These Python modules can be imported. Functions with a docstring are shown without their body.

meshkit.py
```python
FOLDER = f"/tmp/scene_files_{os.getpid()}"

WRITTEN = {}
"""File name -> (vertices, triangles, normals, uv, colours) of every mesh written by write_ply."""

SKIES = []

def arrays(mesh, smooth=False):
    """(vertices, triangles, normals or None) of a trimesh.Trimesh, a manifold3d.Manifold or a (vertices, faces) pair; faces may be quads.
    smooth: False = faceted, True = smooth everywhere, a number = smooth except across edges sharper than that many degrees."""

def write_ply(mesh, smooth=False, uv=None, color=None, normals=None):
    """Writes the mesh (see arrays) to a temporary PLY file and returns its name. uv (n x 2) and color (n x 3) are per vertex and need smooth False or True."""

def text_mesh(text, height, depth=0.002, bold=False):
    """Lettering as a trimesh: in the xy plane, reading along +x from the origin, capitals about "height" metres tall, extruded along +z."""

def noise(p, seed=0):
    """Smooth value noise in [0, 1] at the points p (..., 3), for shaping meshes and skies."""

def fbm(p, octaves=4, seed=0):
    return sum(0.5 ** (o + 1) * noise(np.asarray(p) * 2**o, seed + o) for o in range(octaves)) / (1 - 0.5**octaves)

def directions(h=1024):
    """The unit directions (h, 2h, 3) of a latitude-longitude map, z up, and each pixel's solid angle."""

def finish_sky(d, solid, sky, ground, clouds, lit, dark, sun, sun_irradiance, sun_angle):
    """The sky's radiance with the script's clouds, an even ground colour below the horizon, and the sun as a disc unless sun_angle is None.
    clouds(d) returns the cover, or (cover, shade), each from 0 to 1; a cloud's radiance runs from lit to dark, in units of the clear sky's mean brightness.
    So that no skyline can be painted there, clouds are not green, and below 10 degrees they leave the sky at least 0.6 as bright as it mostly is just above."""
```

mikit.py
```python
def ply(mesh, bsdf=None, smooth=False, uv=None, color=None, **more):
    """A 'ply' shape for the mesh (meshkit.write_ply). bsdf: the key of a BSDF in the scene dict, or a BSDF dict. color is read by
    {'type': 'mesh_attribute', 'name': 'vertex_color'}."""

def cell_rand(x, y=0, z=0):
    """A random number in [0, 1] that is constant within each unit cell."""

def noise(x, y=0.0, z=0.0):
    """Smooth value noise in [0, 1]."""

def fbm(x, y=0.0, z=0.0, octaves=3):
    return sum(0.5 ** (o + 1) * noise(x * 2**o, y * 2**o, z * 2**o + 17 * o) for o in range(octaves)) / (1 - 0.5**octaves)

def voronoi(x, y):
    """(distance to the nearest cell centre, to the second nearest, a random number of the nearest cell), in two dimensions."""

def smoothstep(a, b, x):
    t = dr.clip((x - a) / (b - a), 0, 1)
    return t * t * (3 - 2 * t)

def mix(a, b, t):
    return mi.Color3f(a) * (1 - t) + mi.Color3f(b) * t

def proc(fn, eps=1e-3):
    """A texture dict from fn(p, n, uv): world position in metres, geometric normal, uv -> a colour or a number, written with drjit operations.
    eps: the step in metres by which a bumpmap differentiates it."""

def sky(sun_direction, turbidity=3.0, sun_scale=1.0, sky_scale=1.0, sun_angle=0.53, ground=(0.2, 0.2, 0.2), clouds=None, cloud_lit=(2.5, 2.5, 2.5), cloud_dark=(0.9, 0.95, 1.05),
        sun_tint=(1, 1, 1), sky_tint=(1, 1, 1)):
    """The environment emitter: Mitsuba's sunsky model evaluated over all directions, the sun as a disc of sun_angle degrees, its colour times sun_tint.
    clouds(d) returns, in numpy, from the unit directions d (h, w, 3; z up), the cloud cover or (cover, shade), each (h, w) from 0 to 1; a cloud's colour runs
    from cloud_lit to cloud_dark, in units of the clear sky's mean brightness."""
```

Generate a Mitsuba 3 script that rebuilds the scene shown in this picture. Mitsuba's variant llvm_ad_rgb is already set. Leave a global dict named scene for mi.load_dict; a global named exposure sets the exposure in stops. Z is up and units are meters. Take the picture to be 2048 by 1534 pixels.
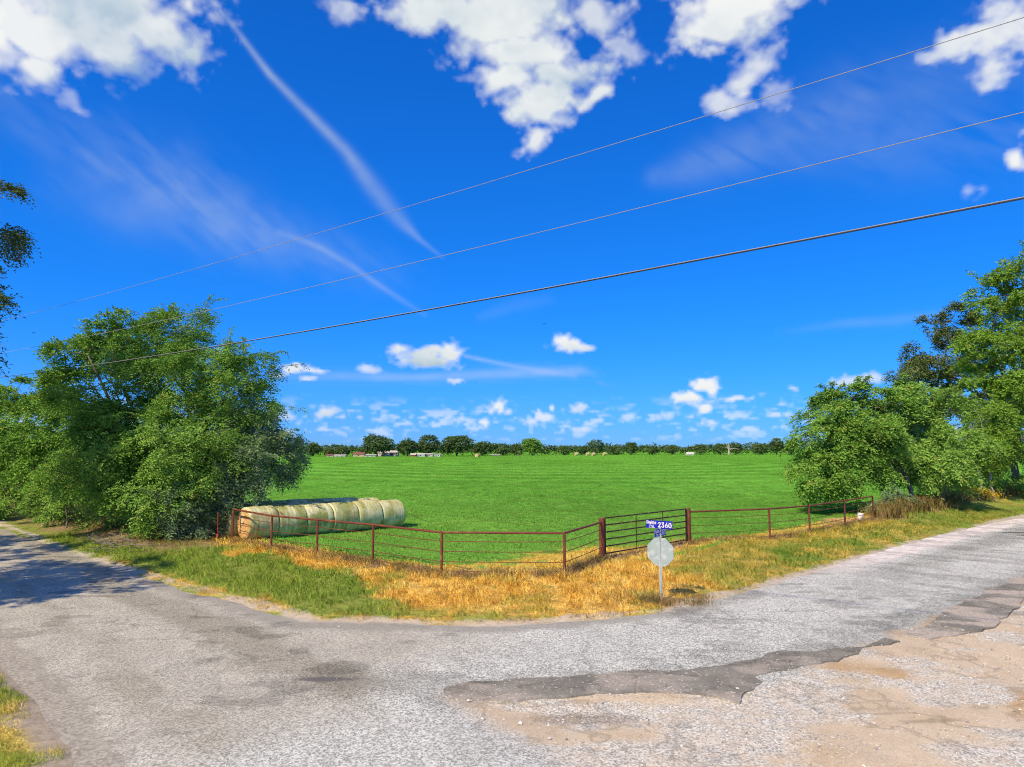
import math
import numpy as np
import trimesh
import shapely
import drjit as dr
import mitsuba as mi
import mikit
import meshkit
from mikit import noise, fbm, voronoi, cell_rand, smoothstep, mix, proc
from scipy.spatial import Delaunay, cKDTree
from scipy.interpolate import RegularGridInterpolator

T = mi.ScalarTransform4f
scene, labels = {"type": "scene"}, {}

# ---------------------------------------------------------------- camera
PITCH = math.atan(130 / 1366)
scene["camera"] = {"type": "perspective", "fov": 2 * math.degrees(math.atan(1024 / 1366)), "near_clip": 0.1, "far_clip": 9000.0,
                   "to_world": T().look_at(origin=[0, 0, 4.2], target=[0, math.cos(PITCH), 4.2 + math.sin(PITCH)], up=[0, 0, 1])}

# ---------------------------------------------------------------- sky and sun
SUN_EL = math.radians(44)
SUN = np.array([-0.62 * math.cos(SUN_EL), -0.785 * math.cos(SUN_EL), math.sin(SUN_EL)])
exposure = 1.92

# cumulus puffs by azimuth, elevation, half widths (degrees), raggedness, greyness
PUFFS = [(-36.71, 27.32, 4.82, 3.96, 0.3, 0.95, 0.95),
         (-32.84, 28.74, 6.11, 3.67, 0.3, 1.0, 0.92),
         (-28.91, 29.43, 3.75, 3.79, 0.4, 0.5, 0.95),
         (-36.85, 25.18, 2.75, 2.13, 0.35, 0.5, 0.95),
         (-39.98, 26.28, 5.09, 4.39, 0.3, 0.6, 1),
         (-31.12, 27.02, 2.94, 2.42, 0.5, 0.7, 0.6),
         (-34.25, 30.99, 10.35, 3.31, 0.3, 0.9, 0.95),
         (-34.08, 23.59, 1.08, 0.53, 0.6, 0.2, 0.35),
         (-6.37, 33.94, 6.82, 2.93, 0.35, 0.25, 1),
         (-0.62, 33.78, 8.59, 4.01, 0.3, 0.45, 1),
         (0.71, 31.12, 6.85, 2.88, 0.3, 0.35, 1),
         (-0.62, 29.22, 4.85, 1.73, 0.35, 0.15, 1),
         (4.22, 29.68, 4.83, 2.26, 0.4, 0.45, 0.95),
         (6.89, 33.27, 3.97, 1.9, 0.5, 0.2, 0.8),
         (7.46, 28.13, 2.52, 1.29, 0.4, 0.15, 1),
         (2.45, 27.42, 3.12, 2.58, 0.4, 0.15, 1),
         (1.92, 24.86, 1.67, 1.57, 0.45, 0.1, 0.95),
         (-1.07, 36.62, 18.5, 3.19, 0.3, 0.4, 1),
         (-14.11, 33.46, 2.45, 1.15, 0.7, 0.1, 0.5),
         (9.46, 31.45, 2.06, 1.6, 0.7, 0.1, 0.5),
         (18.87, 32.34, 5.67, 3.08, 0.3, 0.35, 1),
         (17.42, 31.26, 4.97, 2.11, 0.35, 0.2, 1),
         (15.6, 31.83, 2.67, 2.53, 0.6, 0.2, 0.75),
         (20.09, 28.22, 3.03, 1.96, 0.5, 0.1, 0.85),
         (18.26, 26.77, 2.57, 1.44, 0.55, 0.1, 0.8),
         (16.76, 29.87, 1.46, 0.8, 0.6, 0.1, 0.7),
         (22.31, 26.17, 1.26, 1.63, 0.7, 0.1, 0.35),
         (20.36, 34.57, 7.63, 2.73, 0.3, 0.4, 1),
         (35.88, 27.27, 3.59, 1.72, 0.85, 0.1, 0.7),
         (37.82, 25.95, 2.51, 2.08, 0.85, 0.1, 0.75),
         (33.76, 27.27, 1.99, 1.17, 0.8, 0.1, 0.6),
         (36.9, 25.02, 2.2, 1.16, 0.8, 0.1, 0.6),
         (36.42, 28.59, 2.25, 1.12, 0.9, 0.1, 0.6),
         (37.68, 18.88, 1.05, 1.21, 0.45, 0.15, 1),
         (35.53, 17.96, 0.83, 0.7, 0.7, 0.1, 0.55),
         (-7.4, 7.68, 2.59, 1.19, 0.3, 0.35, 1),
         (-5.23, 7.71, 1.61, 1.2, 0.3, 0.25, 1),
         (-6.81, 7.02, 3.35, 0.76, 0.25, 0.5, 1),
         (4.82, 8.55, 1.92, 0.75, 0.35, 0.35, 1),
         (5.95, 8.53, 1.31, 0.5, 0.35, 0.4, 0.95),
         (4.27, 9.06, 0.71, 0.7, 0.3, 0.1, 1),
         (-17.73, 6.26, 1.56, 0.53, 0.35, 0.3, 0.9),
         (-16.18, 6.15, 1.21, 0.39, 0.35, 0.3, 0.85),
         (-11.82, 6.43, 1.26, 0.54, 0.4, 0.35, 0.75),
         (-16.78, 5.29, 0.83, 0.43, 0.4, 0.2, 0.8),
         (-5.13, 5.37, 0.7, 0.3, 0.5, 0.2, 0.8),
         (-18.86, 5.82, 1.36, 0.43, 0.4, 0.2, 0.6),
         (15.46, 5.2, 1.5, 0.78, 0.35, 0.2, 1),
         (14.33, 4.25, 1.89, 0.88, 0.35, 0.35, 1),
         (16.23, 4.9, 0.75, 1.06, 0.4, 0.15, 1),
         (18.12, 3.97, 1.64, 0.48, 0.35, 0.35, 0.95),
         (15.91, 3.29, 1.12, 1.06, 0.35, 0.25, 1),
         (26.1, 4.96, 1.55, 0.68, 0.4, 0.3, 0.8),
         (27.62, 5.16, 1.19, 0.45, 0.5, 0.3, 0.7),
         (20.91, 2.57, 0.88, 0.28, 0.4, 0.2, 0.75),
         (22.19, 4.72, 0.48, 0.28, 0.5, 0.2, 0.6),
         (20.2, 4.32, 0.62, 0.24, 0.5, 0.2, 0.55),
         (21.64, 3.38, 0.52, 0.28, 0.5, 0.2, 0.6),
         (23.57, 2.56, 0.76, 0.37, 0.5, 0.2, 0.7),
         (-15.12, 2.94, 1.41, 0.68, 0.4, 0.3, 0.9),
         (-13.9, 2.59, 0.66, 0.39, 0.4, 0.3, 0.7),
         (-1.22, 3.55, 1.01, 0.9, 0.4, 0.2, 0.95),
         (-2.18, 2.29, 1.0, 0.65, 0.4, 0.3, 0.9),
         (-0.25, 2.96, 0.6, 0.35, 0.4, 0.2, 0.7),
         (2.76, 2.46, 1.51, 0.9, 0.5, 0.3, 0.8),
         (5.9, 3.41, 1.0, 0.5, 0.45, 0.3, 0.8),
         (3.27, 3.29, 0.4, 0.45, 0.4, 0.2, 0.8),
         (6.09, 1.62, 1.29, 0.5, 0.5, 0.3, 0.75),
         (1.51, 2.17, 1.0, 0.6, 0.5, 0.3, 0.75),
         (-12.54, 2.52, 0.67, 0.44, 0.5, 0.3, 0.7),
         (-10.93, 2.42, 1.16, 0.59, 0.5, 0.3, 0.65),
         (9.59, 2.43, 0.88, 0.49, 0.5, 0.3, 0.6),
         (16.35, 2.08, 1.02, 0.58, 0.5, 0.3, 0.75),
         (13.03, 2.72, 1.19, 0.49, 0.5, 0.3, 0.6),
         (-18.0, 2.54, 1.18, 0.57, 0.5, 0.3, 0.6)]
# thin ice clouds and trails: azimuth, elevation, half width, strength at points along each
TRAILS = [[(-24.96, 32.17, 0.17, 0.152), (-22.8, 30.39, 0.21, 0.304), (-20.4, 28.17, 0.29, 0.38), (-17.15, 25.86, 0.38, 0.399), (-14.24, 23.65, 0.5, 0.361), (-11.7, 20.85, 0.76, 0.266), (-9.57, 18.65, 0.63, 0.237), (-7.86, 17.15, 0.25, 0.228), (-5.94, 15.81, 0.17, 0.095)],
          [(-39.27, 23.86, 1.68, 0.057), (-36.35, 21.91, 1.76, 0.114), (-32.04, 20.62, 2.52, 0.19), (-27.69, 19.36, 3.15, 0.266), (-23.36, 17.45, 2.94, 0.266), (-19.2, 16.39, 2.52, 0.19), (-14.43, 15.21, 2.52, 0.114), (-9.49, 13.87, 2.1, 0.048)],
          [(-19.22, 16.96, 0.29, 0.133), (-16.06, 16.08, 0.29, 0.285), (-13.62, 14.87, 0.29, 0.209), (-10.3, 12.82, 0.25, 0.171), (-7.36, 11.07, 0.25, 0.076)],
          [(-34.36, 18.14, 2.1, 0.057), (-30.24, 16.83, 2.1, 0.085), (-28.57, 16.38, 1.68, 0.019)],
          [(12.22, 21.76, 0.92, 0.114), (15.92, 22.38, 1.68, 0.162), (21.83, 23.64, 2.31, 0.152), (27.34, 24.76, 2.94, 0.142), (32.38, 25.44, 2.52, 0.114), (39.24, 26.53, 2.52, 0.095)],
          [(23.61, 21.78, 1.26, 0.048), (30.55, 21.59, 2.94, 0.095), (38.87, 21.24, 3.36, 0.095)],
          [(-18.85, 5.62, 0.38, 0.133), (-14.21, 5.88, 0.5, 0.285), (-8.13, 5.88, 0.42, 0.342), (-5.22, 6.04, 0.5, 0.323), (1.1, 6.36, 0.55, 0.342), (5.72, 6.45, 0.5, 0.285), (7.38, 6.18, 0.34, 0.057)],
          [(-3.97, 7.72, 0.17, 0.427), (-1.01, 7.11, 0.21, 0.361), (2.36, 6.48, 0.29, 0.285), (5.3, 6.04, 0.29, 0.171)],
          [(7.17, 5.48, 0.13, 0.19), (8.41, 5.17, 0.13, 0.076)],
          [(21.65, 9.03, 0.34, 0.028), (25.94, 9.39, 0.42, 0.095), (29.93, 9.34, 0.5, 0.142), (32.44, 9.53, 0.42, 0.076)],
          [(-2.72, 10.94, 0.5, 0.048), (0.26, 11.99, 0.76, 0.076), (3.24, 12.39, 0.59, 0.028)]]


def clouds(d):
    az = np.degrees(np.arctan2(d[..., 0], d[..., 1]))
    el = np.degrees(np.arcsin(np.clip(d[..., 2], -1, 1)))
    cover, shade = np.zeros(az.shape), np.zeros(az.shape)
    # scattered cumulus all round the rest of the sky
    far = (np.abs(az) > 56) & (el > 6)
    cover[far] = (np.clip((meshkit.fbm(d[far] * 5 + 9, 3, 71) - 0.56) / 0.1, 0, 1) * np.clip((np.abs(az[far]) - 58) / 20, 0, 1) * np.clip((el[far] - 6) / 10, 0, 1) * 0.9)
    # rows of small fair-weather cumulus low over the horizon, all the way round
    lo = el < 6
    a_, e_ = az[lo], el[lo]
    cell = meshkit.fbm(np.stack([a_ * 0.55 + 40, e_ * 1.5, 0 * a_], -1), 3, 51)
    fine = meshkit.fbm(np.stack([a_ * 1.9, e_ * 3.9, 0 * a_], -1), 3, 61)
    band = np.clip((e_ - 0.4) / 1.0, 0, 1) * np.clip((4.4 - e_) / 1.8, 0, 1)
    cover[lo] = np.clip((cell * 0.55 + fine * 0.45 - 0.50) / 0.15, 0, 1) * band * 0.50
    veil = np.exp(-np.maximum(el, 0) / 3.0) * 0.26
    shade = np.maximum(shade, 0.35 * veil * 3 * (cover < 0.1))
    cover = cover + veil * (1 - cover)
    box_ = (np.abs(az) < 60) & (el < 48)
    D, az, el = d[box_], az[box_], el[box_]
    cov, sh = cover[box_], shade[box_]
    n1 = meshkit.fbm(D * 13, 4, 3) - 0.5
    n2 = meshkit.fbm(D * 42, 4, 11) - 0.5
    n3 = meshkit.fbm(D * 9 + 4, 5, 13)
    wx, wy = (meshkit.fbm(D * 24, 3, 21) - 0.5) * 6, (meshkit.fbm(D * 24, 3, 31) - 0.5) * 6
    warp = np.clip(el / 12, 0.08, 1)
    small = np.clip((11 - el) / 8, 0, 1)
    n4 = meshkit.fbm(D * 130, 3, 19) - 0.5
    for a, e, ra, re, rag, grey, top in PUFFS:
        m = np.nonzero((np.abs(az - a) < ra * 2.2 + 2) & (np.abs(el - e) < re * 2.2 + 2))[0]
        if not len(m):
            continue
        x = (az[m] + wx[m] * warp[m] * 0.5 - a) / ra
        y = (el[m] + wy[m] * warp[m] * 0.5 - e) / re
        y = np.where(y < 0, y * 1.25, y)
        base = 1 - np.sqrt(x * x + y * y)
        edge = 1.0 if rag > 0.6 else 0.25 + 0.75 * np.clip((0.75 - base) / 0.5, 0, 1)
        q = base + (n1[m] * 1.3 * (1 - small[m]) + n2[m] * 2.2 + n4[m] * 1.6 * (0.55 + small[m])) * (0.25 + rag) * edge
        c = np.clip(q / (0.42 + 0.85 * rag), 0, 1)
        c = np.minimum(c ** 1.35 * 1.15, 1) * top
        s = np.clip(0.50 - y * 0.55 + (n3[m] - 0.5) * 2.6 + n1[m] * 0.8, 0, 1) * min(1, grey * 1.35) * np.clip(q * 2.0, 0.1, 1)
        old = cov[m]
        w = c / np.maximum(c + old, 1e-6)
        sh[m] = sh[m] * (1 - w) + s * w
        cov[m] = 1 - (1 - old) * (1 - c) if rag > 0.55 else np.maximum(old, c)
    for pts in TRAILS:
        pts = np.array(pts, float)
        best = np.zeros(az.shape)
        for (a0, e0, w0, s0), (a1, e1, w1, s1) in zip(pts[:-1], pts[1:]):
            k = np.cos(np.radians((e0 + e1) / 2))
            w_ = max(w0, w1) * 2.4
            m = np.nonzero((az > min(a0, a1) - w_ / k) & (az < max(a0, a1) + w_ / k) & (el > min(e0, e1) - w_) & (el < max(e0, e1) + w_))[0]
            if not len(m):
                continue
            dx, dy = (a1 - a0) * k, e1 - e0
            px, py = (az[m] - a0) * k, el[m] - e0
            t = np.clip((px * dx + py * dy) / (dx * dx + dy * dy), 0, 1)
            w = w0 + (w1 - w0) * t
            off = (px * dy - py * dx) / np.hypot(dx, dy)
            dist = np.hypot(px - dx * t, py - dy * t)
            s = (s0 + (s1 - s0) * t) * np.exp(-(dist / w) ** 2 * 1.4)
            wide = np.clip((w - 0.6) / 1.4, 0, 1)
            al = px * 0.80 - py * 0.6
            ac = px * 0.6 + py * 0.80
            rip = meshkit.fbm(np.stack([ac * 1.5 + a0, al * 0.28, 0 * w + a0], -1), 4, 81) * 0.6 + 0.4 * meshkit.fbm(D[m] * 11, 3, 85)
            s = s * (1 - wide * np.clip((0.60 - rip) * 3.4, 0, 0.95)) * (1 + n2[m] * 0.9)
            best[m] = np.maximum(best[m], s)
        sh = np.where(best > cov, 0.55, sh)
        cov = cov + best * (1 - cov)
    cover[box_], shade[box_] = cov, sh
    return cover, shade


scene["sky"] = mikit.sky(SUN.tolist(), turbidity=2.6, sun_tint=(1.02, 1.0, 0.91), sky_tint=(0.055, 0.60, 1.55), ground=(0.16, 0.2, 0.1),
                         clouds=clouds, cloud_lit=(3.0, 3.05, 3.0), cloud_dark=(0.70, 1.35, 1.9))


# ---------------------------------------------------------------- helpers
def key_for(base):
    if base not in scene and base not in labels:
        return base
    i = 1
    while f"{base}_{i:03d}" in scene or f"{base}_{i:03d}" in labels:
        i += 1
    return f"{base}_{i:03d}"


def thing(name, label, cat, group=None):
    k = key_for(name)
    labels[k] = {"label": label, "category": cat}
    if group:
        labels[k]["group"] = group
    return k


def part(parent, name, mesh, mat, smooth=False, label=None, kind=None):
    k = key_for(f"{parent}__{name}" if parent else name)
    scene[k] = mikit.ply(mesh, mat, smooth=smooth)
    if label or kind:
        labels[k] = {a: b for a, b in (("label", label), ("kind", kind)) if b}
    return k


def lone(name, mesh, mat, label, cat=None, kind=None, smooth=False):
    k = key_for(name)
    scene[k] = mikit.ply(mesh, mat, smooth=smooth)
    labels[k] = {"label": label}
    if cat:
        labels[k]["category"] = cat
    if kind:
        labels[k]["kind"] = kind
    return k


def unit(v):
    return v / np.maximum(np.linalg.norm(v, axis=-1, keepdims=True), 1e-9)


def tube(pts, radii, sides=8, caps=True):
    pts = np.asarray(pts, float)
    radii = np.broadcast_to(np.asarray(radii, float), (len(pts),))
    tan = unit(np.gradient(pts, axis=0))
    ref = np.array([0, 0, 1.0]) if abs(tan[0][2]) < 0.8 else np.array([1.0, 0, 0])
    vs = []
    a = np.arange(sides) * 2 * np.pi / sides
    for p, t, r in zip(pts, tan, radii):
        u = unit(np.cross(t, ref))
        w = np.cross(t, u)
        vs.append(p + r * (np.cos(a)[:, None] * u + np.sin(a)[:, None] * w))
    v = np.vstack(vs)
    f = []
    i = np.arange(sides)
    j = (i + 1) % sides
    for k in range(len(pts) - 1):
        b = k * sides
        f += [np.stack([b + i, b + sides + j, b + j], 1), np.stack([b + i, b + sides + i, b + sides + j], 1)]
    if caps:
        n = len(v)
        v = np.vstack([v, pts[0], pts[-1]])
        e = (len(pts) - 1) * sides
        f += [np.stack([j, i * 0 + n, i], 1), np.stack([e + i, i * 0 + n + 1, e + j], 1)]
    return trimesh.Trimesh(v, np.vstack(f), process=False)


def box(c, s, rz=0.0):
    m = trimesh.creation.box(extents=s)
    m.apply_transform(trimesh.transformations.rotation_matrix(rz, [0, 0, 1]))
    m.apply_translation(c)
    return m


def cat(ms):
    return trimesh.util.concatenate(ms)


def tubes3(p0, p1, r0, r1):
    """many thin three-sided twigs as one mesh"""
    p0, p1 = np.asarray(p0, float), np.asarray(p1, float)
    t = unit(p1 - p0)
    u = unit(np.cross(t, np.array([0.31, 0.52, 0.8])))
    w = np.cross(t, u)
    a = np.arange(3) * 2 * np.pi / 3
    ring = np.cos(a)[None, :, None] * u[:, None] + np.sin(a)[None, :, None] * w[:, None]
    v = np.concatenate([p0[:, None] + ring * r0, p1[:, None] + ring * r1], 1)
    f = np.array([[0, 1, 4], [0, 4, 3], [1, 2, 5], [1, 5, 4], [2, 0, 3], [2, 3, 5]])
    n = len(p0)
    return v.reshape(-1, 3), (f[None] + 6 * np.arange(n)[:, None, None]).reshape(-1, 3)


# ---------------------------------------------------------------- the lie of the land
ROAD_FAR = [(-95, 104), (-60, 69.3), (-40, 49.5), (-27.2, 36.8), (-20.5, 30.6), (-14.4, 25.2), (-11.4, 22.3), (-9.0, 20.2), (-6.8, 18.5), (-5.0, 17.3), (-2.7, 16.85), (-0.3, 16.8), (2.2, 17.25),
            (3.9, 18.2), (6.0, 19.8), (9.6, 23.2), (14.7, 28.2), (22.0, 34.9), (31.3, 42.4), (52, 59), (100, 98)]
ROAD_NEAR = [(106, 91), (58, 52), (38, 36), (27, 25.5), (20, 14), (18.5, 4), (24, -8), (40, -24), (28, -24), (12, -8.2), (3, 0.7), (-5.9, 9.6), (-7.8, 11.6), (-10.0, 13.8), (-22, 25.6), (-42, 45), (-62, 64.5), (-97, 99)]


def ragged(poly, amp, step=0.12, scale=1.4, seed=0):
    ring = shapely.segmentize(shapely.Polygon(poly).exterior, step)
    p = np.array(ring.coords)[:-1]
    n = len(p)
    t = np.roll(p, -1, 0) - np.roll(p, 1, 0)
    t = np.stack([np.convolve(np.r_[t[-8:, i], t[:, i], t[:8, i]], np.ones(17) / 17, "valid") for i in (0, 1)], 1)
    nrm = unit(np.stack([t[:, 1], -t[:, 0]], 1))
    q = np.c_[p / scale, np.zeros(n)]
    o = (meshkit.fbm(q, 5, seed) - 0.5) * 2 * amp
    return shapely.Polygon(p + nrm * o[:, None]).buffer(0)


road_smooth = shapely.Polygon(shapely.Polygon(ROAD_FAR + ROAD_NEAR).buffer(1.5).buffer(-3).buffer(1.5))
road_poly = ragged(road_smooth.exterior.coords, 0.22, 0.12, 1.3, 5)
road_big = max(getattr(road_poly, "geoms", [road_poly]), key=lambda g: g.area)
road_poly = shapely.Polygon(road_big.exterior)

FENCE_L = [(-12.6, 31.3), (-9.8, 28.3), (-7.5, 26.75), (-5.0, 25.0), (-2.3, 22.75), (1.7, 22.55), (3.35, 25.9)]
FENCE_R = [(7.65, 30.05), (11.7, 31.5), (14.25, 33.2), (17.5, 36.4), (20.75, 39.75)]
FENCE_ALL = FENCE_L + FENCE_R + [(27, 45.5), (40, 57)]


def seg_dist(x, y, line):
    best = np.full(np.shape(x), 1e9)
    for (ax, ay), (bx, by) in zip(line[:-1], line[1:]):
        dx, dy = bx - ax, by - ay
        t = np.clip(((x - ax) * dx + (y - ay) * dy) / (dx * dx + dy * dy), 0, 1)
        best = np.minimum(best, np.hypot(x - ax - dx * t, y - ay - dy * t))
    return best


def ss(a, b, x):
    t = np.clip((x - a) / (b - a), 0, 1)
    return t * t * (3 - 2 * t)


shapely.prepare(road_poly)
road_tree = cKDTree(np.array(shapely.segmentize(road_poly.exterior, 0.06).coords))


def road_sd(x, y):
    q = np.stack([np.ravel(x), np.ravel(y)], 1)
    d = road_tree.query(q)[0]
    return np.where(shapely.contains_xy(road_poly, q[:, 0], q[:, 1]), -d, d).reshape(np.shape(x))


def land(x, y, sd):
    p = np.stack([x, y, 0 * x], -1)
    z = ss(-0.05, 0.35, sd) * 0.05 - 0.055 * (1 - ss(-0.15, 0.02, sd)) - 0.4 * ss(-0.4, -1.2, sd) + ss(0.3, 3.5, sd) * 0.06
    z = z + ss(0.1, 1.0, sd) * ((meshkit.fbm(p * 0.9, 3, 1) - 0.5) * 0.10 + (meshkit.fbm(p * 0.11, 3, 2) - 0.5) * 0.12 * ss(2, 10, sd))
    # soil piled up along the fence rows under the trees
    z = z + 0.50 * np.exp(-(seg_dist(x, y, [(23, 41.3), (31, 48.3), (44, 60), (90, 100)]) / 1.6) ** 2) * ss(0.3, 2.0, sd)
    z = z + 0.35 * np.exp(-(seg_dist(x, y, [(-17.5, 33.6), (-20, 36), (-30, 45.5), (-90, 104)]) / 1.5) ** 2) * ss(0.3, 2.0, sd)
    z = z + 0.10 * np.exp(-(((x - 19.0) ** 2 + (y - 39.4) ** 2) / 1.2 ** 2))
    z = z + 0.10 * np.exp(-(((x - 9.6) ** 2 + (y - 29.6) ** 2) / 1.6 ** 2))
    z = z - 0.10 * np.exp(-(seg_dist(x, y, [(3.6, 25.2), (5.6, 26.4), (7.4, 28.9)]) / 0.35) ** 2)
    return z


gx = np.r_[-np.geomspace(4200, 44, 34), np.arange(-42, 48.01, 0.36), np.geomspace(49, 4200, 34)]
gy = np.r_[-np.geomspace(3000, 8, 20), np.arange(-6, 7, 1.0), np.arange(7, 62.01, 0.3), np.geomspace(62.6, 900, 46), 1300, 2000, 3200, 5200]
GX, GY = np.meshgrid(gx, gy, indexing="ij")
GZ = land(GX, GY, road_sd(GX, GY))
land_at = RegularGridInterpolator((gx, gy), GZ, bounds_error=False, fill_value=0.0)


def gz(x, y):
    return land_at(np.stack([np.asarray(x, float), np.asarray(y, float)], -1))


idx = np.arange(GX.size).reshape(GX.shape)
quads = np.stack([idx[:-1, :-1], idx[1:, :-1], idx[1:, 1:], idx[:-1, 1:]], -1).reshape(-1, 4)
ground_mesh = (np.stack([GX.ravel(), GY.ravel(), GZ.ravel()], 1), quads)


# ---------------------------------------------------------------- materials
def dseg(x, y, line):
    best = mi.Float(1e9)
    for (ax, ay), (bx, by) in zip(line[:-1], line[1:]):
        dx, dy = bx - ax, by - ay
        t = dr.clip(((x - ax) * dx + (y - ay) * dy) / (dx * dx + dy * dy), 0, 1)
        best = dr.minimum(best, dr.sqrt(dr.square(x - ax - dx * t) + dr.square(y - ay - dy * t)))
    return best


FENCE_S = [(-13.4, 32.0), (-7.5, 26.75), (-2.3, 22.75), (1.7, 22.55), (3.35, 25.9), (7.65, 30.05), (11.7, 31.5), (20.75, 39.75), (40, 57)]
FAR_S = [(-40, 49.5), (-14.4, 25.2), (-5.0, 17.3), (-0.3, 16.8), (3.9, 18.2), (9.6, 23.2), (31.3, 42.4), (52, 59)]


def side(x, y):
    """1 inside the pasture (beyond the fence), 0 on the road side"""
    a = (y - 22.65) - dr.maximum(-(x + 2.3) * 0.80, 0) - dr.maximum((x - 1.7) * 0.92, 0)
    return smoothstep(-0.3, 0.3, a)


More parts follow.
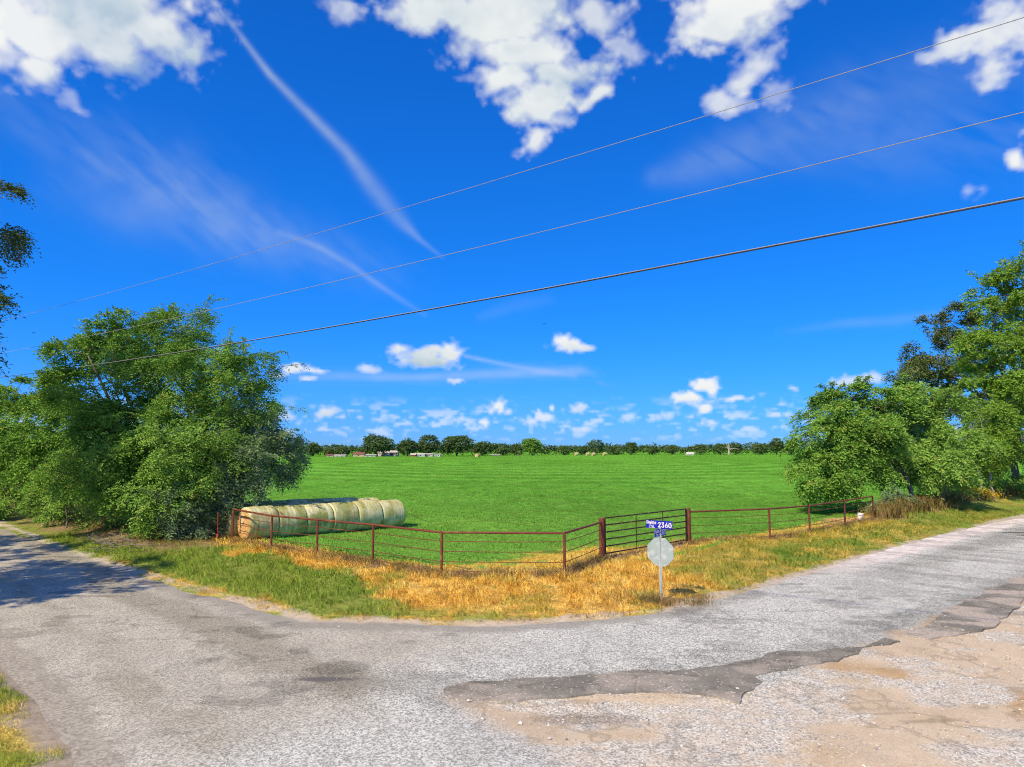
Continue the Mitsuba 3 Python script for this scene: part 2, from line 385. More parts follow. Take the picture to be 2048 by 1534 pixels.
def grass_colour(p, blade):
    """what grows where: mown pasture, green verge, sun-bleached and sprayed-off strips"""
    x, y = p.x, p.y
    n0 = fbm(x * 0.55, y * 0.55, 2.0, 3)
    n1 = fbm(x * 1.9 + 7, y * 1.9, 5.0, 2)
    nf = noise(x * 14, y * 14, 1.0)
    df = dseg(x, y, FENCE_S)
    dr_ = dseg(x, y, FAR_S)
    inside = side(x, y)
    gold = smoothstep(0.62, 0.36, df / (1.25 + 2.6 * smoothstep(-6, -1, x) * smoothstep(12, 5, x)) * 0.5 + (n0 - 0.5) * 1.1 + (n1 - 0.5) * 0.5 - 0.13)
    heart = smoothstep(0.2, 0.75, dr.exp(-(dr.square((x - 1.2) / 4.3) + dr.square((y - 19.6) / 2.9))) + (n0 - 0.5) * 0.9)
    gold = dr.maximum(gold, heart)
    gold = dr.maximum(gold, smoothstep(0.5, 0.1, dr_ + (n1 - 0.5) * 0.9) * 0.7)
    right = smoothstep(4.5, 8.0, x)
    gold = gold * (1 - 0.72 * right) + 0.42 * right * smoothstep(0.45, 0.62, n1)
    gold = gold * (1 - 0.45 * smoothstep(0.58, 0.72, fbm(x * 1.1 + 17, y * 1.5, 3.0, 3)))
    gold = gold * smoothstep(-17, -13, x) * (1 - 0.8 * smoothstep(20, 24, x))
    gold_in = smoothstep(0.75, 0.3, df / (0.7 + 1.5 * smoothstep(-4, 0, x) * smoothstep(6, 2, x) + 0.5 * smoothstep(8, 13, x)) * 0.5 + (n1 - 0.5) * 0.7) * 0.85
    gold = gold * (1 - inside) + gold_in * inside
    gold_k = 1 - smoothstep(21, 25, x)
    gold = gold * gold_k
    gold = dr.maximum(gold, smoothstep(4.6, 4.0, x + y) * (0.12 + 0.5 * smoothstep(0.45, 0.7, n1)))
    dead = smoothstep(0.55, 0.1, df + (n1 - 0.5) * 0.9) * smoothstep(-14, -11, x) * 0.9
    dead = dr.maximum(dead, smoothstep(0.55, 0.85, dr.exp(-(dr.square((x - 4.4) / 1.4) + dr.square((y - 19.0) / 0.8))) + (n1 - 0.5) * 0.5) * 0.8)
    far = smoothstep(60, 260, y)
    sweep = noise(x * 0.05 + 3, y * 0.014, 0.0)
    row = dr.sin((dr.sqrt(dr.square(x - 12) + dr.square(y - 190)) + 9 * noise(x * 0.02, y * 0.02, 3.0)) * 0.55)
    gp = mix((0.072, 0.240, 0.026), (0.140, 0.365, 0.046), fbm(x * 0.16, y * 0.06, 0.0, 4) * 0.8 + nf * 0.35 - 0.05)
    gp = mix(gp, (0.15, 0.31, 0.045), smoothstep(0.55, 0.78, n0) * 0.5)
    gp = mix(gp, (0.115, 0.325, 0.034), far * 0.7)
    gp = gp * (1 + (0.17 * row * smoothstep(60, 110, y) + 0.22 * (sweep - 0.5)) * smoothstep(36, 80, y))
    gv = mix((0.125, 0.245, 0.030), (0.255, 0.345, 0.050), n0 * 0.6 + n1 * 0.5)
    gv = mix(gv, (0.33, 0.33, 0.06), right * smoothstep(0.4, 0.7, n0))
    green = gv * (1 - inside) + gp * inside
    straw = mix((0.66, 0.365, 0.036), (0.90, 0.66, 0.18), dr.clip(n1 * 1.1 + nf * 0.5 - 0.3, 0, 1))
    straw = mix(straw, (0.42, 0.215, 0.035), smoothstep(0.54, 0.70, fbm(x * 2.6, y * 2.6 + 40, 6.0, 2)) * 0.55)
    brown = mix((0.19, 0.115, 0.065), (0.36, 0.25, 0.16), nf)
    k = gold + (nf - 0.5) * 0.5 * gold * (1 - gold) * 4 if blade else gold
    c = mix(green, straw, dr.clip(k, 0, 1))
    return mix(c, brown, dr.clip(dead + (nf - 0.5) * 0.6 * dead, 0, 1))


def ground_fn(p, n, uv):
    x, y = p.x, p.y
    c = grass_colour(p, False)
    c = c * (1 + smoothstep(20, 40, y) * (0.85 * (fbm(x * 3.2, y * 1.9, 2.0, 3) - 0.5) + 0.5 * (fbm(x * 0.8, y * 0.45, 3.0, 3) - 0.5)))
    near = smoothstep(75, 30, y)
    nf = noise(x * 9, y * 9, 4.0) * 0.45 + noise(x * 47, y * 47, 6.0) * 0.55
    thatch = mix((0.13, 0.10, 0.045), (0.30, 0.22, 0.11), nf)
    c = mix(c, thatch, 0.38 * near * (1 - side(x, y) * 0.55))
    c = c * (1 + near * (0.95 * (noise(x * 38, y * 38, 9.0) - 0.5) + 0.5 * (noise(x * 12, y * 12, 2.0) - 0.5)))
    # bare soil and litter along the tree rows
    rowl = dseg(x, y, [(-14.0, 29.4), (-19, 33.5), (-28, 42), (-60, 73)])
    rowr = dseg(x, y, [(17.6, 38.2), (22, 40.6), (30, 47.8), (60, 75)])
    n1 = fbm(x * 1.3, y * 1.3, 8.0, 3)
    soil = mix((0.20, 0.125, 0.075), (0.37, 0.26, 0.17), nf)
    c = mix(c, soil, smoothstep(2.3, 1.0, rowl + (n1 - 0.5) * 2.2) * 0.9)
    c = mix(c, soil, smoothstep(1.5, 0.4, rowr + (n1 - 0.5) * 1.8) * 0.9)
    hump = smoothstep(0.30, 0.72, dr.exp(-(dr.square(x - 19.0) + dr.square(y - 39.4)) / 1.6))
    c = mix(c, (0.52, 0.33, 0.18), hump)
    # pale grit thrown off the road edge
    d = dseg(x, y, FAR_S)
    dnear = dseg(x, y, [(-3.0, 6.8), (-5.9, 9.6), (-10.0, 13.8), (-22, 25.6), (-42, 45)])
    c = mix(c, mix((0.24, 0.20, 0.16), (0.46, 0.40, 0.33), nf), smoothstep(0.55, 0.2, dnear + (n1 - 0.5) * 0.6) * 0.9)
    grit = smoothstep(0.35, 0.05, d + (n1 - 0.5) * 0.7 - 0.35 * smoothstep(8, 16, x))
    c = mix(c, mix((0.34, 0.29, 0.23), (0.60, 0.54, 0.46), nf), grit * 0.85)
    return c


def blade_fn(p, n, uv):
    c = grass_colour(p, True)
    return c * (0.50 + 0.95 * cell_rand(p.x * 30, p.y * 30, 3) * (0.6 + 0.8 * noise(p.x * 6, p.y * 6, 2.0)))


def speck(x, y, s, seed):
    d1, d2, r = voronoi(x * s + seed, y * s)
    return r, d1


def road_fn(p, n, uv):
    x, y = p.x, p.y
    n0 = fbm(x * 0.33, y * 0.33, 1.0, 4)
    n1 = fbm(x * 1.6, y * 1.6, 4.0, 4)
    n2 = fbm(x * 5.0, y * 5.0, 6.0, 2)
    r, d1 = speck(x, y, 38.0, 0.0)
    r2, d2 = speck(x, y, 21.0, 5.0)
    # left road: warm tan chip seal; right road: bleached limestone chips
    chip = mix((0.240, 0.233, 0.200), (0.58, 0.565, 0.48), r * 0.75 + 0.25 * r2) * (0.84 + 0.30 * n1)
    lime = mix((0.265, 0.275, 0.252), (0.665, 0.69, 0.635), dr.clip(r * 0.9 + (r2 - 0.4) * 0.5, 0, 1)) * (0.84 + 0.28 * n1)
    toward = x - 0.52 * (y - 14) + (n0 - 0.5) * 4.5
    rt = smoothstep(-3.4, -0.6, toward)
    c = mix(chip, lime, rt)
    # wheel-worn darker bitumen lengthwise on the left road
    u = (x + y)
    wear = smoothstep(0.35, 0.8, dr.exp(-dr.square((u - 9.6 + (n0 - 0.5) * 2.0) / 1.2)) + dr.exp(-dr.square((u - 5.9 + (n0 - 0.5) * 2.0) / 0.8)) * 0.6 + (n1 - 0.5) * 0.9) * (1 - rt)
    c = mix(c, c * mi.Color3f(0.77, 0.76, 0.73), wear)
    # smooth dark margin along the grass
    d = dseg(x, y, FAR_S)
    rim = smoothstep(1.0, 0.55, d + (n1 - 0.5) * 0.7) * smoothstep(-16, -9, x) * smoothstep(8.5, 3.5, x + (n0 - 0.5) * 3)
    c = mix(c, mix((0.22, 0.212, 0.185), (0.35, 0.34, 0.295), n2 * 0.6 + r * 0.4), rim * 0.75)
    edge = smoothstep(0.26, 0.05, d + (n1 - 0.5) * 0.35)
    c = mix(c, mix((0.36, 0.30, 0.23), (0.62, 0.56, 0.48), n2), edge * 0.8)
    rgt = smoothstep(9, 15, x)
    c = mix(c, mix((0.50, 0.46, 0.41), (0.78, 0.75, 0.70), n2), rgt * smoothstep(1.0, 0.55, d + (n1 - 0.5) * 0.8))
    c = mix(c, c * mi.Color3f(0.70, 0.70, 0.69), rgt * smoothstep(0.9, 1.5, d) * smoothstep(3.0, 1.8, d + (n1 - 0.5) * 1.5) * 0.8)
    u2 = smoothstep(0.5, 0.66, fbm((x - y) * 0.25 + 9, (x + y) * 1.4, 2.0, 3)) * rgt
    c = mix(c, c * mi.Color3f(0.72, 0.71, 0.72), u2 * 0.8)
    # broken-up apron south of the seal: tan silt with washed-out drifts of white stone
    ap = y - dr.minimum(12.35 + 0.02 * x, 20.0) - dr.maximum(x - 4.2, 0) * 0.78 + (n1 - 0.5) * 0.7
    lf = x + 0.9 - (12.0 - y) * 0.55 + (n0 - 0.5) * 1.6
    apron = smoothstep(0.25, -0.25, ap) * smoothstep(-0.5, 0.7, lf)
    silt = mix((0.45, 0.365, 0.250), (0.60, 0.515, 0.385), n1 * 0.8 + n2 * 0.3)
    silt = mix(silt, (0.44, 0.30, 0.145), smoothstep(0.50, 0.68, fbm(x * 0.55 + 4, y * 0.75 + 2, 7.0, 3)) * smoothstep(3.0, 6.0, x) * 0.75)
    drift = smoothstep(0.44, 0.60, fbm(x * 0.62 + 11, y * 1.05 + 3, 9.0, 4) + 0.16 * smoothstep(10.7, 9.8, y) * smoothstep(5.0, 2.0, x) - 0.10 * dr.exp(-dr.square((y - 11.0 - 0.05 * x) / 0.45)))
    stone = mix((0.25, 0.245, 0.21), (0.74, 0.73, 0.66), dr.clip(r2 * 0.35 + r * 0.8 - 0.06, 0, 1))
    dirt = mix(silt * (0.9 + 0.2 * r), stone, dr.clip(drift * (0.35 + 0.9 * n2), 0, 1))
    damp = dr.exp(-(dr.square((x - 1.1) / 1.1) + dr.square((y - 11.35) / 0.32)))
    dirt = mix(dirt, dirt * mi.Color3f(0.60, 0.57, 0.55), smoothstep(0.3, 0.8, damp + (n1 - 0.5) * 0.6) * 0.8)
    c = mix(c, dirt, apron)
    halo = dseg(x, y, [(-3.0, 12.8), (-0.5, 12.5), (3.0, 12.9), (5.2, 14.0), (8.0, 15.3), (12.5, 18.9), (18, 23.8)])
    c = mix(c, c * mi.Color3f(0.70, 0.70, 0.70), smoothstep(1.15, 0.4, halo + (n1 - 0.5) * 0.9 + (r - 0.5) * 0.5) * (0.75 - 0.45 * apron))
    # old tar stains and spots, then cracks and plain dark streaks
    tar = dr.exp(-(dr.square((x + 3.45) / 0.75) + dr.square((y - 12.95) / 0.16)))
    c = mix(c, (0.115, 0.11, 0.115), smoothstep(0.25, 0.75, tar + (n1 - 0.5) * 0.5) * 0.8)
    spot = smoothstep(0.66, 0.80, fbm(x * 0.9 + 31, y * 1.7, 3.0, 5) + 0.25 * (noise(x * 0.3, y * 0.3, 4.0) - 0.5))
    c = mix(c, c * mi.Color3f(0.62, 0.62, 0.63), spot * 0.75)
    crack = smoothstep(0.035, 0.0, dr.abs(fbm(x * 0.8 + 3, y * 0.8, 12.0, 4) - 0.5)) * smoothstep(0.5, 0.65, noise(x * 0.35, y * 0.35, 8.0))
    c = mix(c, c * mi.Color3f(0.6, 0.6, 0.6), crack * 0.6)
    streak = dr.exp(-dr.square((y - 33.6 + 0.06 * (x - 27) + (noise(x * 0.9, 0.0, 2.0) - 0.5) * 0.7) / 0.42)) + dr.exp(-dr.square((y - 35.0 + 0.05 * (x - 27) + (noise(x * 0.9, 5.0, 2.0) - 0.5) * 0.6) / 0.30))  # two long dark streaks over the far part of the right road
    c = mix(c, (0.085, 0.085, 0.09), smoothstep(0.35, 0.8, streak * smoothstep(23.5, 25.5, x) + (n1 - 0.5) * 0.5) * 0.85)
    # broken edge of the left road by the near grass
    dn = dseg(x, y, [(-5.0, 8.7), (-7.8, 11.6), (-22, 25.6)])
    brk = smoothstep(0.75, 0.5, dn + (n1 - 0.5) * 0.55)
    c = mix(c, mix((0.24, 0.225, 0.19), (0.42, 0.395, 0.33), r2), brk * 0.8)
    return c


def road_bump(p, n, uv):
    r, d1 = speck(p.x, p.y, 38.0, 0.0)
    return (1 - d1) * 0.6 + 0.4 * noise(p.x * 70, p.y * 70)


def patch_fn(p, n, uv):
    x, y = p.x, p.y
    r, d1 = speck(x, y, 34.0, 3.0)
    n1 = fbm(x * 1.8, y * 1.8, 3.0, 4)
    c = mix((0.118, 0.115, 0.100), (0.275, 0.268, 0.230), n1 * 0.9 + r * 0.35 - 0.05)
    dust = smoothstep(0.50, 0.74, fbm(x * 1.1 + 4, y * 2.0 + 9, 1.0, 5) + 0.12 * smoothstep(7.5, 9.0, x)) * (0.55 + 0.25 * smoothstep(7.5, 9.0, x))
    c = mix(c, mix((0.38, 0.33, 0.27), (0.52, 0.47, 0.41), r), dust)
    c = mix(c, c * 0.55, smoothstep(0.04, 0.0, dr.abs(fbm(x * 1.6 + 3, y * 1.6, 12.0, 4) - 0.5)) * 0.5)
    return mix(c, (0.62, 0.60, 0.57), smoothstep(0.965, 0.975, r) * 0.6)


def leaf_fn(dark, light, old, amount, s=0.8):
    def fn(p, n, uv):
        k = cell_rand(p.x * 9, p.y * 9, p.z * 9)
        m = fbm(p.x * s, p.y * s, p.z * s, 2)
        c = mix(dark, light, dr.clip(0.75 * k + 1.0 * m - 0.38, 0, 1))
        return mix(c, old, smoothstep(1 - amount, 1, cell_rand(p.x * 4, p.y * 4, p.z * 4 + 7)))
    return fn


def rust_fn(p, n, uv):
    a = fbm(p.x * 3, p.y * 3, p.z * 3, 4)
    b = noise(p.x * 40, p.y * 40, p.z * 40)
    c = mix((0.085, 0.022, 0.014), (0.215, 0.060, 0.030), a * 0.9 + b * 0.3 - 0.1)
    return mix(c, (0.30, 0.13, 0.06), smoothstep(0.62, 0.75, a) * 0.6)


HD = np.array([0.728, 0.686])


def hay_fn(p, n, uv):
    a = p.x * HD[0] + p.y * HD[1]
    st = fbm(a * 5.5, p.z * 0.8, (p.x - p.y) * 0.5, 3)
    fib = noise(a * 60, p.z * 9, (p.x - p.y) * 9)
    blot = fbm(p.x * 2.2, p.y * 2.2, p.z * 2.2, 3)
    c = mix((0.33, 0.325, 0.10), (0.68, 0.665, 0.38), dr.clip(st * 1.5 - 0.35 + (fib - 0.5) * 0.7, 0, 1))
    c = mix(c, (0.70, 0.69, 0.46), smoothstep(0.42, 0.75, blot) * 0.5)
    ring = noise(a * 26, 0.3, 0.0)
    c = c * (0.78 + 0.44 * ring)
    c = mix(c, (0.215, 0.255, 0.06), smoothstep(0.55, 0.74, fbm(a * 1.9 + 3, p.z * 1.2, 5.0, 3)) * 0.7)
    return mix(c, (0.26, 0.20, 0.08), smoothstep(0.60, 0.80, fbm(p.x * 1.4 + 9, p.y * 1.4, p.z * 2.5, 3)) * 0.6)


def straw_fn(p, n, uv):
    a = p.x * HD[1] - p.y * HD[0]
    q = fbm(a * 9, p.z * 9, 1.0, 3)
    f = noise(a * 45, p.z * 45, 2.0)
    c = mix((0.36, 0.20, 0.065), (0.72, 0.49, 0.22), q * 0.8 + f * 0.4 - 0.1)
    return mix(c, (0.62, 0.56, 0.42), smoothstep(0.55, 0.75, fbm(a * 2.5, p.z * 2.5, 6.0, 3)) * 0.5)


def bark_fn(p, n, uv):
    q = fbm(p.x * 7, p.y * 7, p.z * 2.2, 3)
    return mix((0.065, 0.055, 0.045), (0.27, 0.245, 0.215), q)


def steel_fn(p, n, uv):
    q = fbm(p.x * 9, p.y * 9, p.z * 5, 4)
    return mix((0.40, 0.45, 0.46), (0.60, 0.66, 0.66), q)


def plate_fn(p, n, uv):
    q = fbm(p.x * 3.2, p.y * 3.2, p.z * 3.2, 4)
    s = smoothstep(0.52, 0.66, fbm((p.x + p.z) * 5, (p.z - p.x) * 11, 3.0, 3))
    c = mix((0.26, 0.36, 0.355), (0.40, 0.49, 0.48), q)
    return mix(c, (0.52, 0.57, 0.59), s * 0.6)


def stone_fn(p, n, uv):
    r = cell_rand(p.x * 18, p.y * 18, 5)
    return mix((0.24, 0.22, 0.205), (0.74, 0.71, 0.66), r)


def lin(*c):
    return {"type": "rgb", "value": [float(v) for v in c]}


def diffuse(fn):
    return {"type": "diffuse", "reflectance": proc(fn)}


def two(b):
    return {"type": "twosided", "bsdf": b}


def paint(c, rough=0.5, metal=0.0, spec=0.4):
    return two({"type": "principled", "base_color": c if isinstance(c, dict) else lin(*c), "roughness": rough, "metallic": metal, "specular": spec})


def leaf(fn, trans=0.42):
    return {"type": "principledthin", "base_color": proc(fn), "roughness": 0.45, "diff_trans": trans, "spec_trans": 0.0, "eta": 1.4}


B = {
    "mat_ground": diffuse(ground_fn),
    "mat_blade": two(diffuse(blade_fn)),
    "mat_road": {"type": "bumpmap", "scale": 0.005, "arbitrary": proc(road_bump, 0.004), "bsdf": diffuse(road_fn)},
    "mat_patch": diffuse(patch_fn),
    "mat_stone": diffuse(stone_fn),
    "mat_leaf_mid": leaf(leaf_fn((0.090, 0.210, 0.034), (0.300, 0.528, 0.090), (0.4, 0.46, 0.1), 0.06)),
    "mat_leaf_light": leaf(leaf_fn((0.132, 0.275, 0.046), (0.363, 0.594, 0.121), (0.46, 0.52, 0.13), 0.06)),
    "mat_leaf_dark": leaf(leaf_fn((0.06, 0.1, 0.034), (0.195, 0.265, 0.09), (0.36, 0.3, 0.17), 0.1)),
    "mat_leaf_grey": leaf(leaf_fn((0.116, 0.220, 0.094), (0.330, 0.462, 0.220), (0.4, 0.44, 0.24), 0.06)),
    "mat_leaf_gold": leaf(leaf_fn((0.105, 0.225, 0.026), (0.300, 0.500, 0.072), (0.46, 0.50, 0.10), 0.07)),
    "mat_leaf_far": leaf(leaf_fn((0.06, 0.115, 0.045), (0.165, 0.255, 0.08), (0.24, 0.28, 0.11), 0.05, 0.25), 0.35),
    "mat_weed": two(diffuse(leaf_fn((0.10, 0.085, 0.028), (0.27, 0.22, 0.075), (0.33, 0.22, 0.11), 0.3, 1.4))),
    "mat_flower": paint((0.62, 0.44, 0.03), 0.7),
    "mat_rust": two({"type": "principled", "base_color": proc(rust_fn), "roughness": 0.55, "specular": 0.4}),
    "mat_gate": two({"type": "principled", "base_color": lin(0.045, 0.020, 0.018), "roughness": 0.5, "specular": 0.4}),
    "mat_hay": diffuse(hay_fn),
    "mat_straw": diffuse(straw_fn),
    "mat_bark": two(diffuse(bark_fn)),
    "mat_pale_bark": paint((0.36, 0.33, 0.29), 0.9),
    "mat_steel": two({"type": "principled", "base_color": proc(steel_fn), "roughness": 0.5, "metallic": 0.35, "specular": 0.5}),
    "mat_plate": two({"type": "principled", "base_color": proc(plate_fn), "roughness": 0.55, "metallic": 0.15, "specular": 0.4}),
    "mat_hole": paint((0.06, 0.065, 0.07), 0.8),
    "mat_blue": paint((0.006, 0.012, 0.36), 0.45),
    "mat_white": paint((0.80, 0.80, 0.80), 0.5),
    "mat_red": paint((0.45, 0.012, 0.015), 0.5),
    "mat_post_red": paint((0.40, 0.045, 0.035), 0.6),
    "mat_wire": paint((0.27, 0.27, 0.29), 0.7, 0.1),
    "mat_insul": paint((0.012, 0.012, 0.013), 0.6),
    "mat_wall_tan": paint((0.50, 0.37, 0.23), 0.8),
    "mat_wall_pale": paint((0.56, 0.50, 0.44), 0.8),
    "mat_wall_white": paint((0.50, 0.49, 0.47), 0.7),
    "mat_roof_red": paint((0.24, 0.075, 0.060), 0.7),
    "mat_roof_pale": paint((0.46, 0.43, 0.41), 0.6),
    "mat_roof_grey": paint((0.30, 0.30, 0.30), 0.7),
    "mat_glass_dark": paint((0.03, 0.035, 0.04), 0.2),
    "mat_old_wood": paint((0.20, 0.165, 0.135), 0.9),
}
scene.update(B)

# ---------------------------------------------------------------- ground and roads
scene["ground"] = mikit.ply(ground_mesh, "mat_ground", smooth=True)
labels["ground"] = {"label": "flat green hay field with sun-bleached grass verge along the roads", "kind": "structure"}


def sheet(poly, step, zf, rng, box_fine=None, coarse=2.5):
    """a triangulated, gently uneven sheet over a polygon"""
    ring = np.array(poly.exterior.coords)[:-1]
    x0, y0, x1, y1 = poly.bounds
    pts = []
    fx0, fy0, fx1, fy1 = box_fine or (x0, y0, x1, y1)
    X, Y = np.meshgrid(np.arange(fx0, fx1, step), np.arange(fy0, fy1, step))
    pts.append(np.stack([X.ravel(), Y.ravel()], 1) + rng.uniform(-0.3, 0.3, (X.size, 2)) * step)
    if box_fine:
        X, Y = np.meshgrid(np.arange(x0, x1, coarse), np.arange(y0, y1, coarse))
        q = np.stack([X.ravel(), Y.ravel()], 1)
        q = q[(q[:, 0] < fx0 - 0.5) | (q[:, 0] > fx1 + 0.5) | (q[:, 1] < fy0 - 0.5) | (q[:, 1] > fy1 + 0.5)]
        pts.append(q)
    pts = np.vstack(pts)
    inner = poly.buffer(-step * 0.35)
    pts = pts[shapely.contains_xy(inner, pts[:, 0], pts[:, 1])]
    pts = np.vstack([ring, pts])
    tri = Delaunay(pts).simplices
    c = pts[tri].mean(1)
    tri = tri[shapely.contains_xy(poly, c[:, 0], c[:, 1])]
    a, b, d = (pts[tri[:, i]] for i in range(3))
    flip = (b[:, 0] - a[:, 0]) * (d[:, 1] - a[:, 1]) - (b[:, 1] - a[:, 1]) * (d[:, 0] - a[:, 0]) < 0
    tri[flip] = tri[flip][:, ::-1]
    z = zf(pts[:, 0], pts[:, 1])
    return trimesh.Trimesh(np.c_[pts, z], tri, process=False), len(ring)


def road_z(x, y):
    p = np.stack([x, y, 0 * x], -1)
    z = (meshkit.fbm(p * 0.5, 3, 4) - 0.5) * 0.03 + (meshkit.fbm(p * 3.0, 3, 6) - 0.5) * 0.008
    # the apron lies lower than the broken edge of the seal and is hollowed by puddles
    edge = np.minimum(12.2, 20) + np.maximum(x - 4.2, 0) * 0.78
    ap = ss(0.3, -0.5, y - edge) * ss(-0.8, 0.8, x + 0.9 - (12.0 - y) * 0.55)
    z = z - ap * (0.035 + 0.05 * meshkit.fbm(p * 0.8 + 5, 3, 8))
    z = z - 0.05 * np.exp(-(((x - 1.0) / 1.3) ** 2 + ((y - 11.4) / 0.4) ** 2)) - 0.05 * np.exp(-(((x - 7.3) / 0.9) ** 2 + ((y - 14.0) / 0.35) ** 2))
    return z


rng = np.random.default_rng(7)
road_mesh, _ = sheet(road_poly, 0.16, road_z, rng, (-17, 8, 20, 32))
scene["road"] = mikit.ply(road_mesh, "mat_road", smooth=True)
labels["road"] = {"label": "two rough chip sealed county roads meeting at a broken gravelly corner", "kind": "structure"}


def slab(name, poly, label, thick, rng, step=0.1):
    """a raised skin of asphalt with a broken edge: top sheet and a skirt round it"""
    m, n = sheet(poly, step, lambda x, y: road_z(x, y) * 0.4 + thick + (meshkit.fbm(np.stack([x, y, 0 * x], -1) * 4, 3, 9) - 0.5) * 0.012, rng)
    v, f = np.array(m.vertices), np.array(m.faces)
    ring = v[:n]
    skirt = ring.copy()
    skirt[:, 2] = -0.13
    i, j = np.arange(n), (np.arange(n) + 1) % n
    a, b, c, d = i, j, len(v) + j, len(v) + i
    area = np.sum(ring[:, 0] * np.roll(ring[:, 1], -1) - np.roll(ring[:, 0], -1) * ring[:, 1])
    side_f = np.vstack([np.stack([a, d, c], 1), np.stack([a, c, b], 1)])
    if area < 0:
        side_f = side_f[:, ::-1]
    scene[name] = mikit.ply(trimesh.Trimesh(np.vstack([v, skirt]), np.vstack([f, side_f]), process=False), "mat_patch", smooth=35)
    labels[name] = {"label": label, "kind": "structure"}


PATCH = [(-1.2, 12.45), (-0.2, 12.95), (0.7, 13.15), (2.2, 13.3), (3.5, 13.65), (4.9, 14.25), (5.6, 14.65), (6.6, 14.75), (7.4, 15.05), (8.3, 15.65), (8.55, 15.45), (7.7, 14.95), (6.9, 14.45), (6.2, 14.05), (5.3, 13.6),
         (4.5, 13.05), (4.2, 12.4), (3.8, 11.8), (3.2, 12.15), (2.4, 12.3), (1.1, 12.15), (-0.2, 12.05), (-0.75, 11.85), (-1.1, 11.95)]
pp = ragged(PATCH, 0.24, 0.04, 0.75, 14)
pp = max(getattr(pp, "geoms", [pp]), key=lambda g: g.area)
slab("asphalt_patch", shapely.Polygon(pp.exterior), "long dark strip of old asphalt with a crumbling edge above the tan dirt", 0.012, rng)
pp2 = ragged([(8.9, 15.95), (10.2, 17.2), (12.0, 18.85), (14.0, 20.7), (16.0, 22.4), (18.2, 24.2), (18.4, 23.6), (16.2, 21.6), (14.4, 19.7), (12.6, 17.9), (11.2, 16.5), (10.1, 15.9), (9.3, 15.75)], 0.26, 0.05, 0.9, 33)
pp2 = max(getattr(pp2, "geoms", [pp2]), key=lambda g: g.area)
slab("asphalt_patch_001", shapely.Polygon(pp2.exterior), "dusty grey strip of broken asphalt running up the right road", 0.008, rng)
for x, y, a, b, lab in ((12.75, 19.0, 0.42, 0.46, "upper round black tar patch on the right road"), (10.65, 16.65, 0.42, 0.34, "lower round black tar patch on the right road")):
    q = ragged([(x + a * math.cos(t), y + b * math.sin(t)) for t in np.linspace(0, 2 * np.pi, 30)[:-1]], 0.06, 0.05, 0.3, int(x))
    k = key_for("tar_patch")
    slab(k, q, lab, 0.03, rng, 0.08)

# loose stones on the apron and along the edges
def stones(n, rng):
    base = trimesh.Trimesh([[1, 0, 0], [-1, 0, 0], [0, 1, 0], [0, -1, 0], [0, 0, 1], [0, 0, -1]], [[0, 2, 4], [2, 1, 4], [1, 3, 4], [3, 0, 4], [2, 0, 5], [1, 2, 5], [3, 1, 5], [0, 3, 5]], process=False)
    x = rng.uniform(-6, 16, n * 4)
    y = rng.uniform(8.6, 22, n * 4)
    edge = 12.35 + np.maximum(x - 4.2, 0) * 0.78
    den = ss(0.6, -0.6, y - edge) * ss(-1.0, 0.8, x + 0.9 - (12 - y) * 0.55) * (0.25 + 1.2 * ss(0.4, 0.65, meshkit.fbm(np.stack([x * 0.62 + 11, y * 1.05 + 3, 0 * x + 9], -1), 4, 0))) + 0.04
    den *= shapely.contains_xy(road_poly.buffer(-0.2), x, y)
    keep = rng.random(n * 4) < den
    x, y = x[keep][:n], y[keep][:n]
    s = np.clip(rng.lognormal(math.log(0.011), 0.45, len(x)), 0.006, 0.045)
    ax = s[:, None] * rng.uniform(0.7, 1.3, (len(x), 3)) * [1, 1, 0.7]
    a = rng.uniform(0, 6.28, len(x))
    v = base.vertices[None] * ax[:, None] * (1 + rng.uniform(-0.3, 0.3, (len(x), 6, 1)))
    c, sn = np.cos(a)[:, None], np.sin(a)[:, None]
    v = np.stack([v[..., 0] * c - v[..., 1] * sn, v[..., 0] * sn + v[..., 1] * c, v[..., 2]], -1)
    v = v + np.stack([x, y, road_z(x, y) + s * 0.3], -1)[:, None]
    return v.reshape(-1, 3), (base.faces[None] + 6 * np.arange(len(x))[:, None, None]).reshape(-1, 3)


lone("loose_gravel", stones(9000, rng), "mat_stone", "loose white and grey stones scattered over the broken road corner", kind="stuff")


# ---------------------------------------------------------------- grass
def blades(x, y, h, w, rng, lean=0.5, nmix=0.75):
    n = len(x)
    a, b = rng.uniform(0, 2 * np.pi, n), rng.uniform(0, 2 * np.pi, n)
    z = gz(x, y) - 0.01
    s = np.stack([np.cos(a) * w / 2, np.sin(a) * w / 2, 0 * a], 1)
    l = rng.uniform(0.1, 1.0, n) * lean * h
    o = np.stack([x, y, z], 1)
    midp = o + np.stack([np.cos(b) * l * 0.3, np.sin(b) * l * 0.3, h * 0.6], 1)
    tip = o + np.stack([np.cos(b) * l, np.sin(b) * l, h], 1)
    v = np.stack([o - s, o + s, midp + s * 0.7, midp - s * 0.7, tip], 1)
    f = np.array([[0, 1, 2], [0, 2, 3], [3, 2, 4]])
    nr = unit(np.stack([np.cos(b) * (1 - nmix), np.sin(b) * (1 - nmix), np.full(n, nmix)], 1))
    return v.reshape(-1, 3), (f[None] + 5 * np.arange(n)[:, None, None]).reshape(-1, 3), np.repeat(nr, 5, 0)


def grass(name, label, mat, *args, **kw):
    v, f, nr = blades(*args, **kw)
    k = key_for(name)
    path = meshkit.write_ply((v, f), normals=nr)
    scene[k] = {"type": "ply", "filename": path, "face_normals": False, "bsdf": {"type": "ref", "id": mat}}
    labels[k] = {"label": label, "kind": "stuff"}


def inside_np(x, y):
    return (y - 22.65) - np.maximum(-(x + 2.3) * 0.80, 0) - np.maximum((x - 1.7) * 0.92, 0) > 0


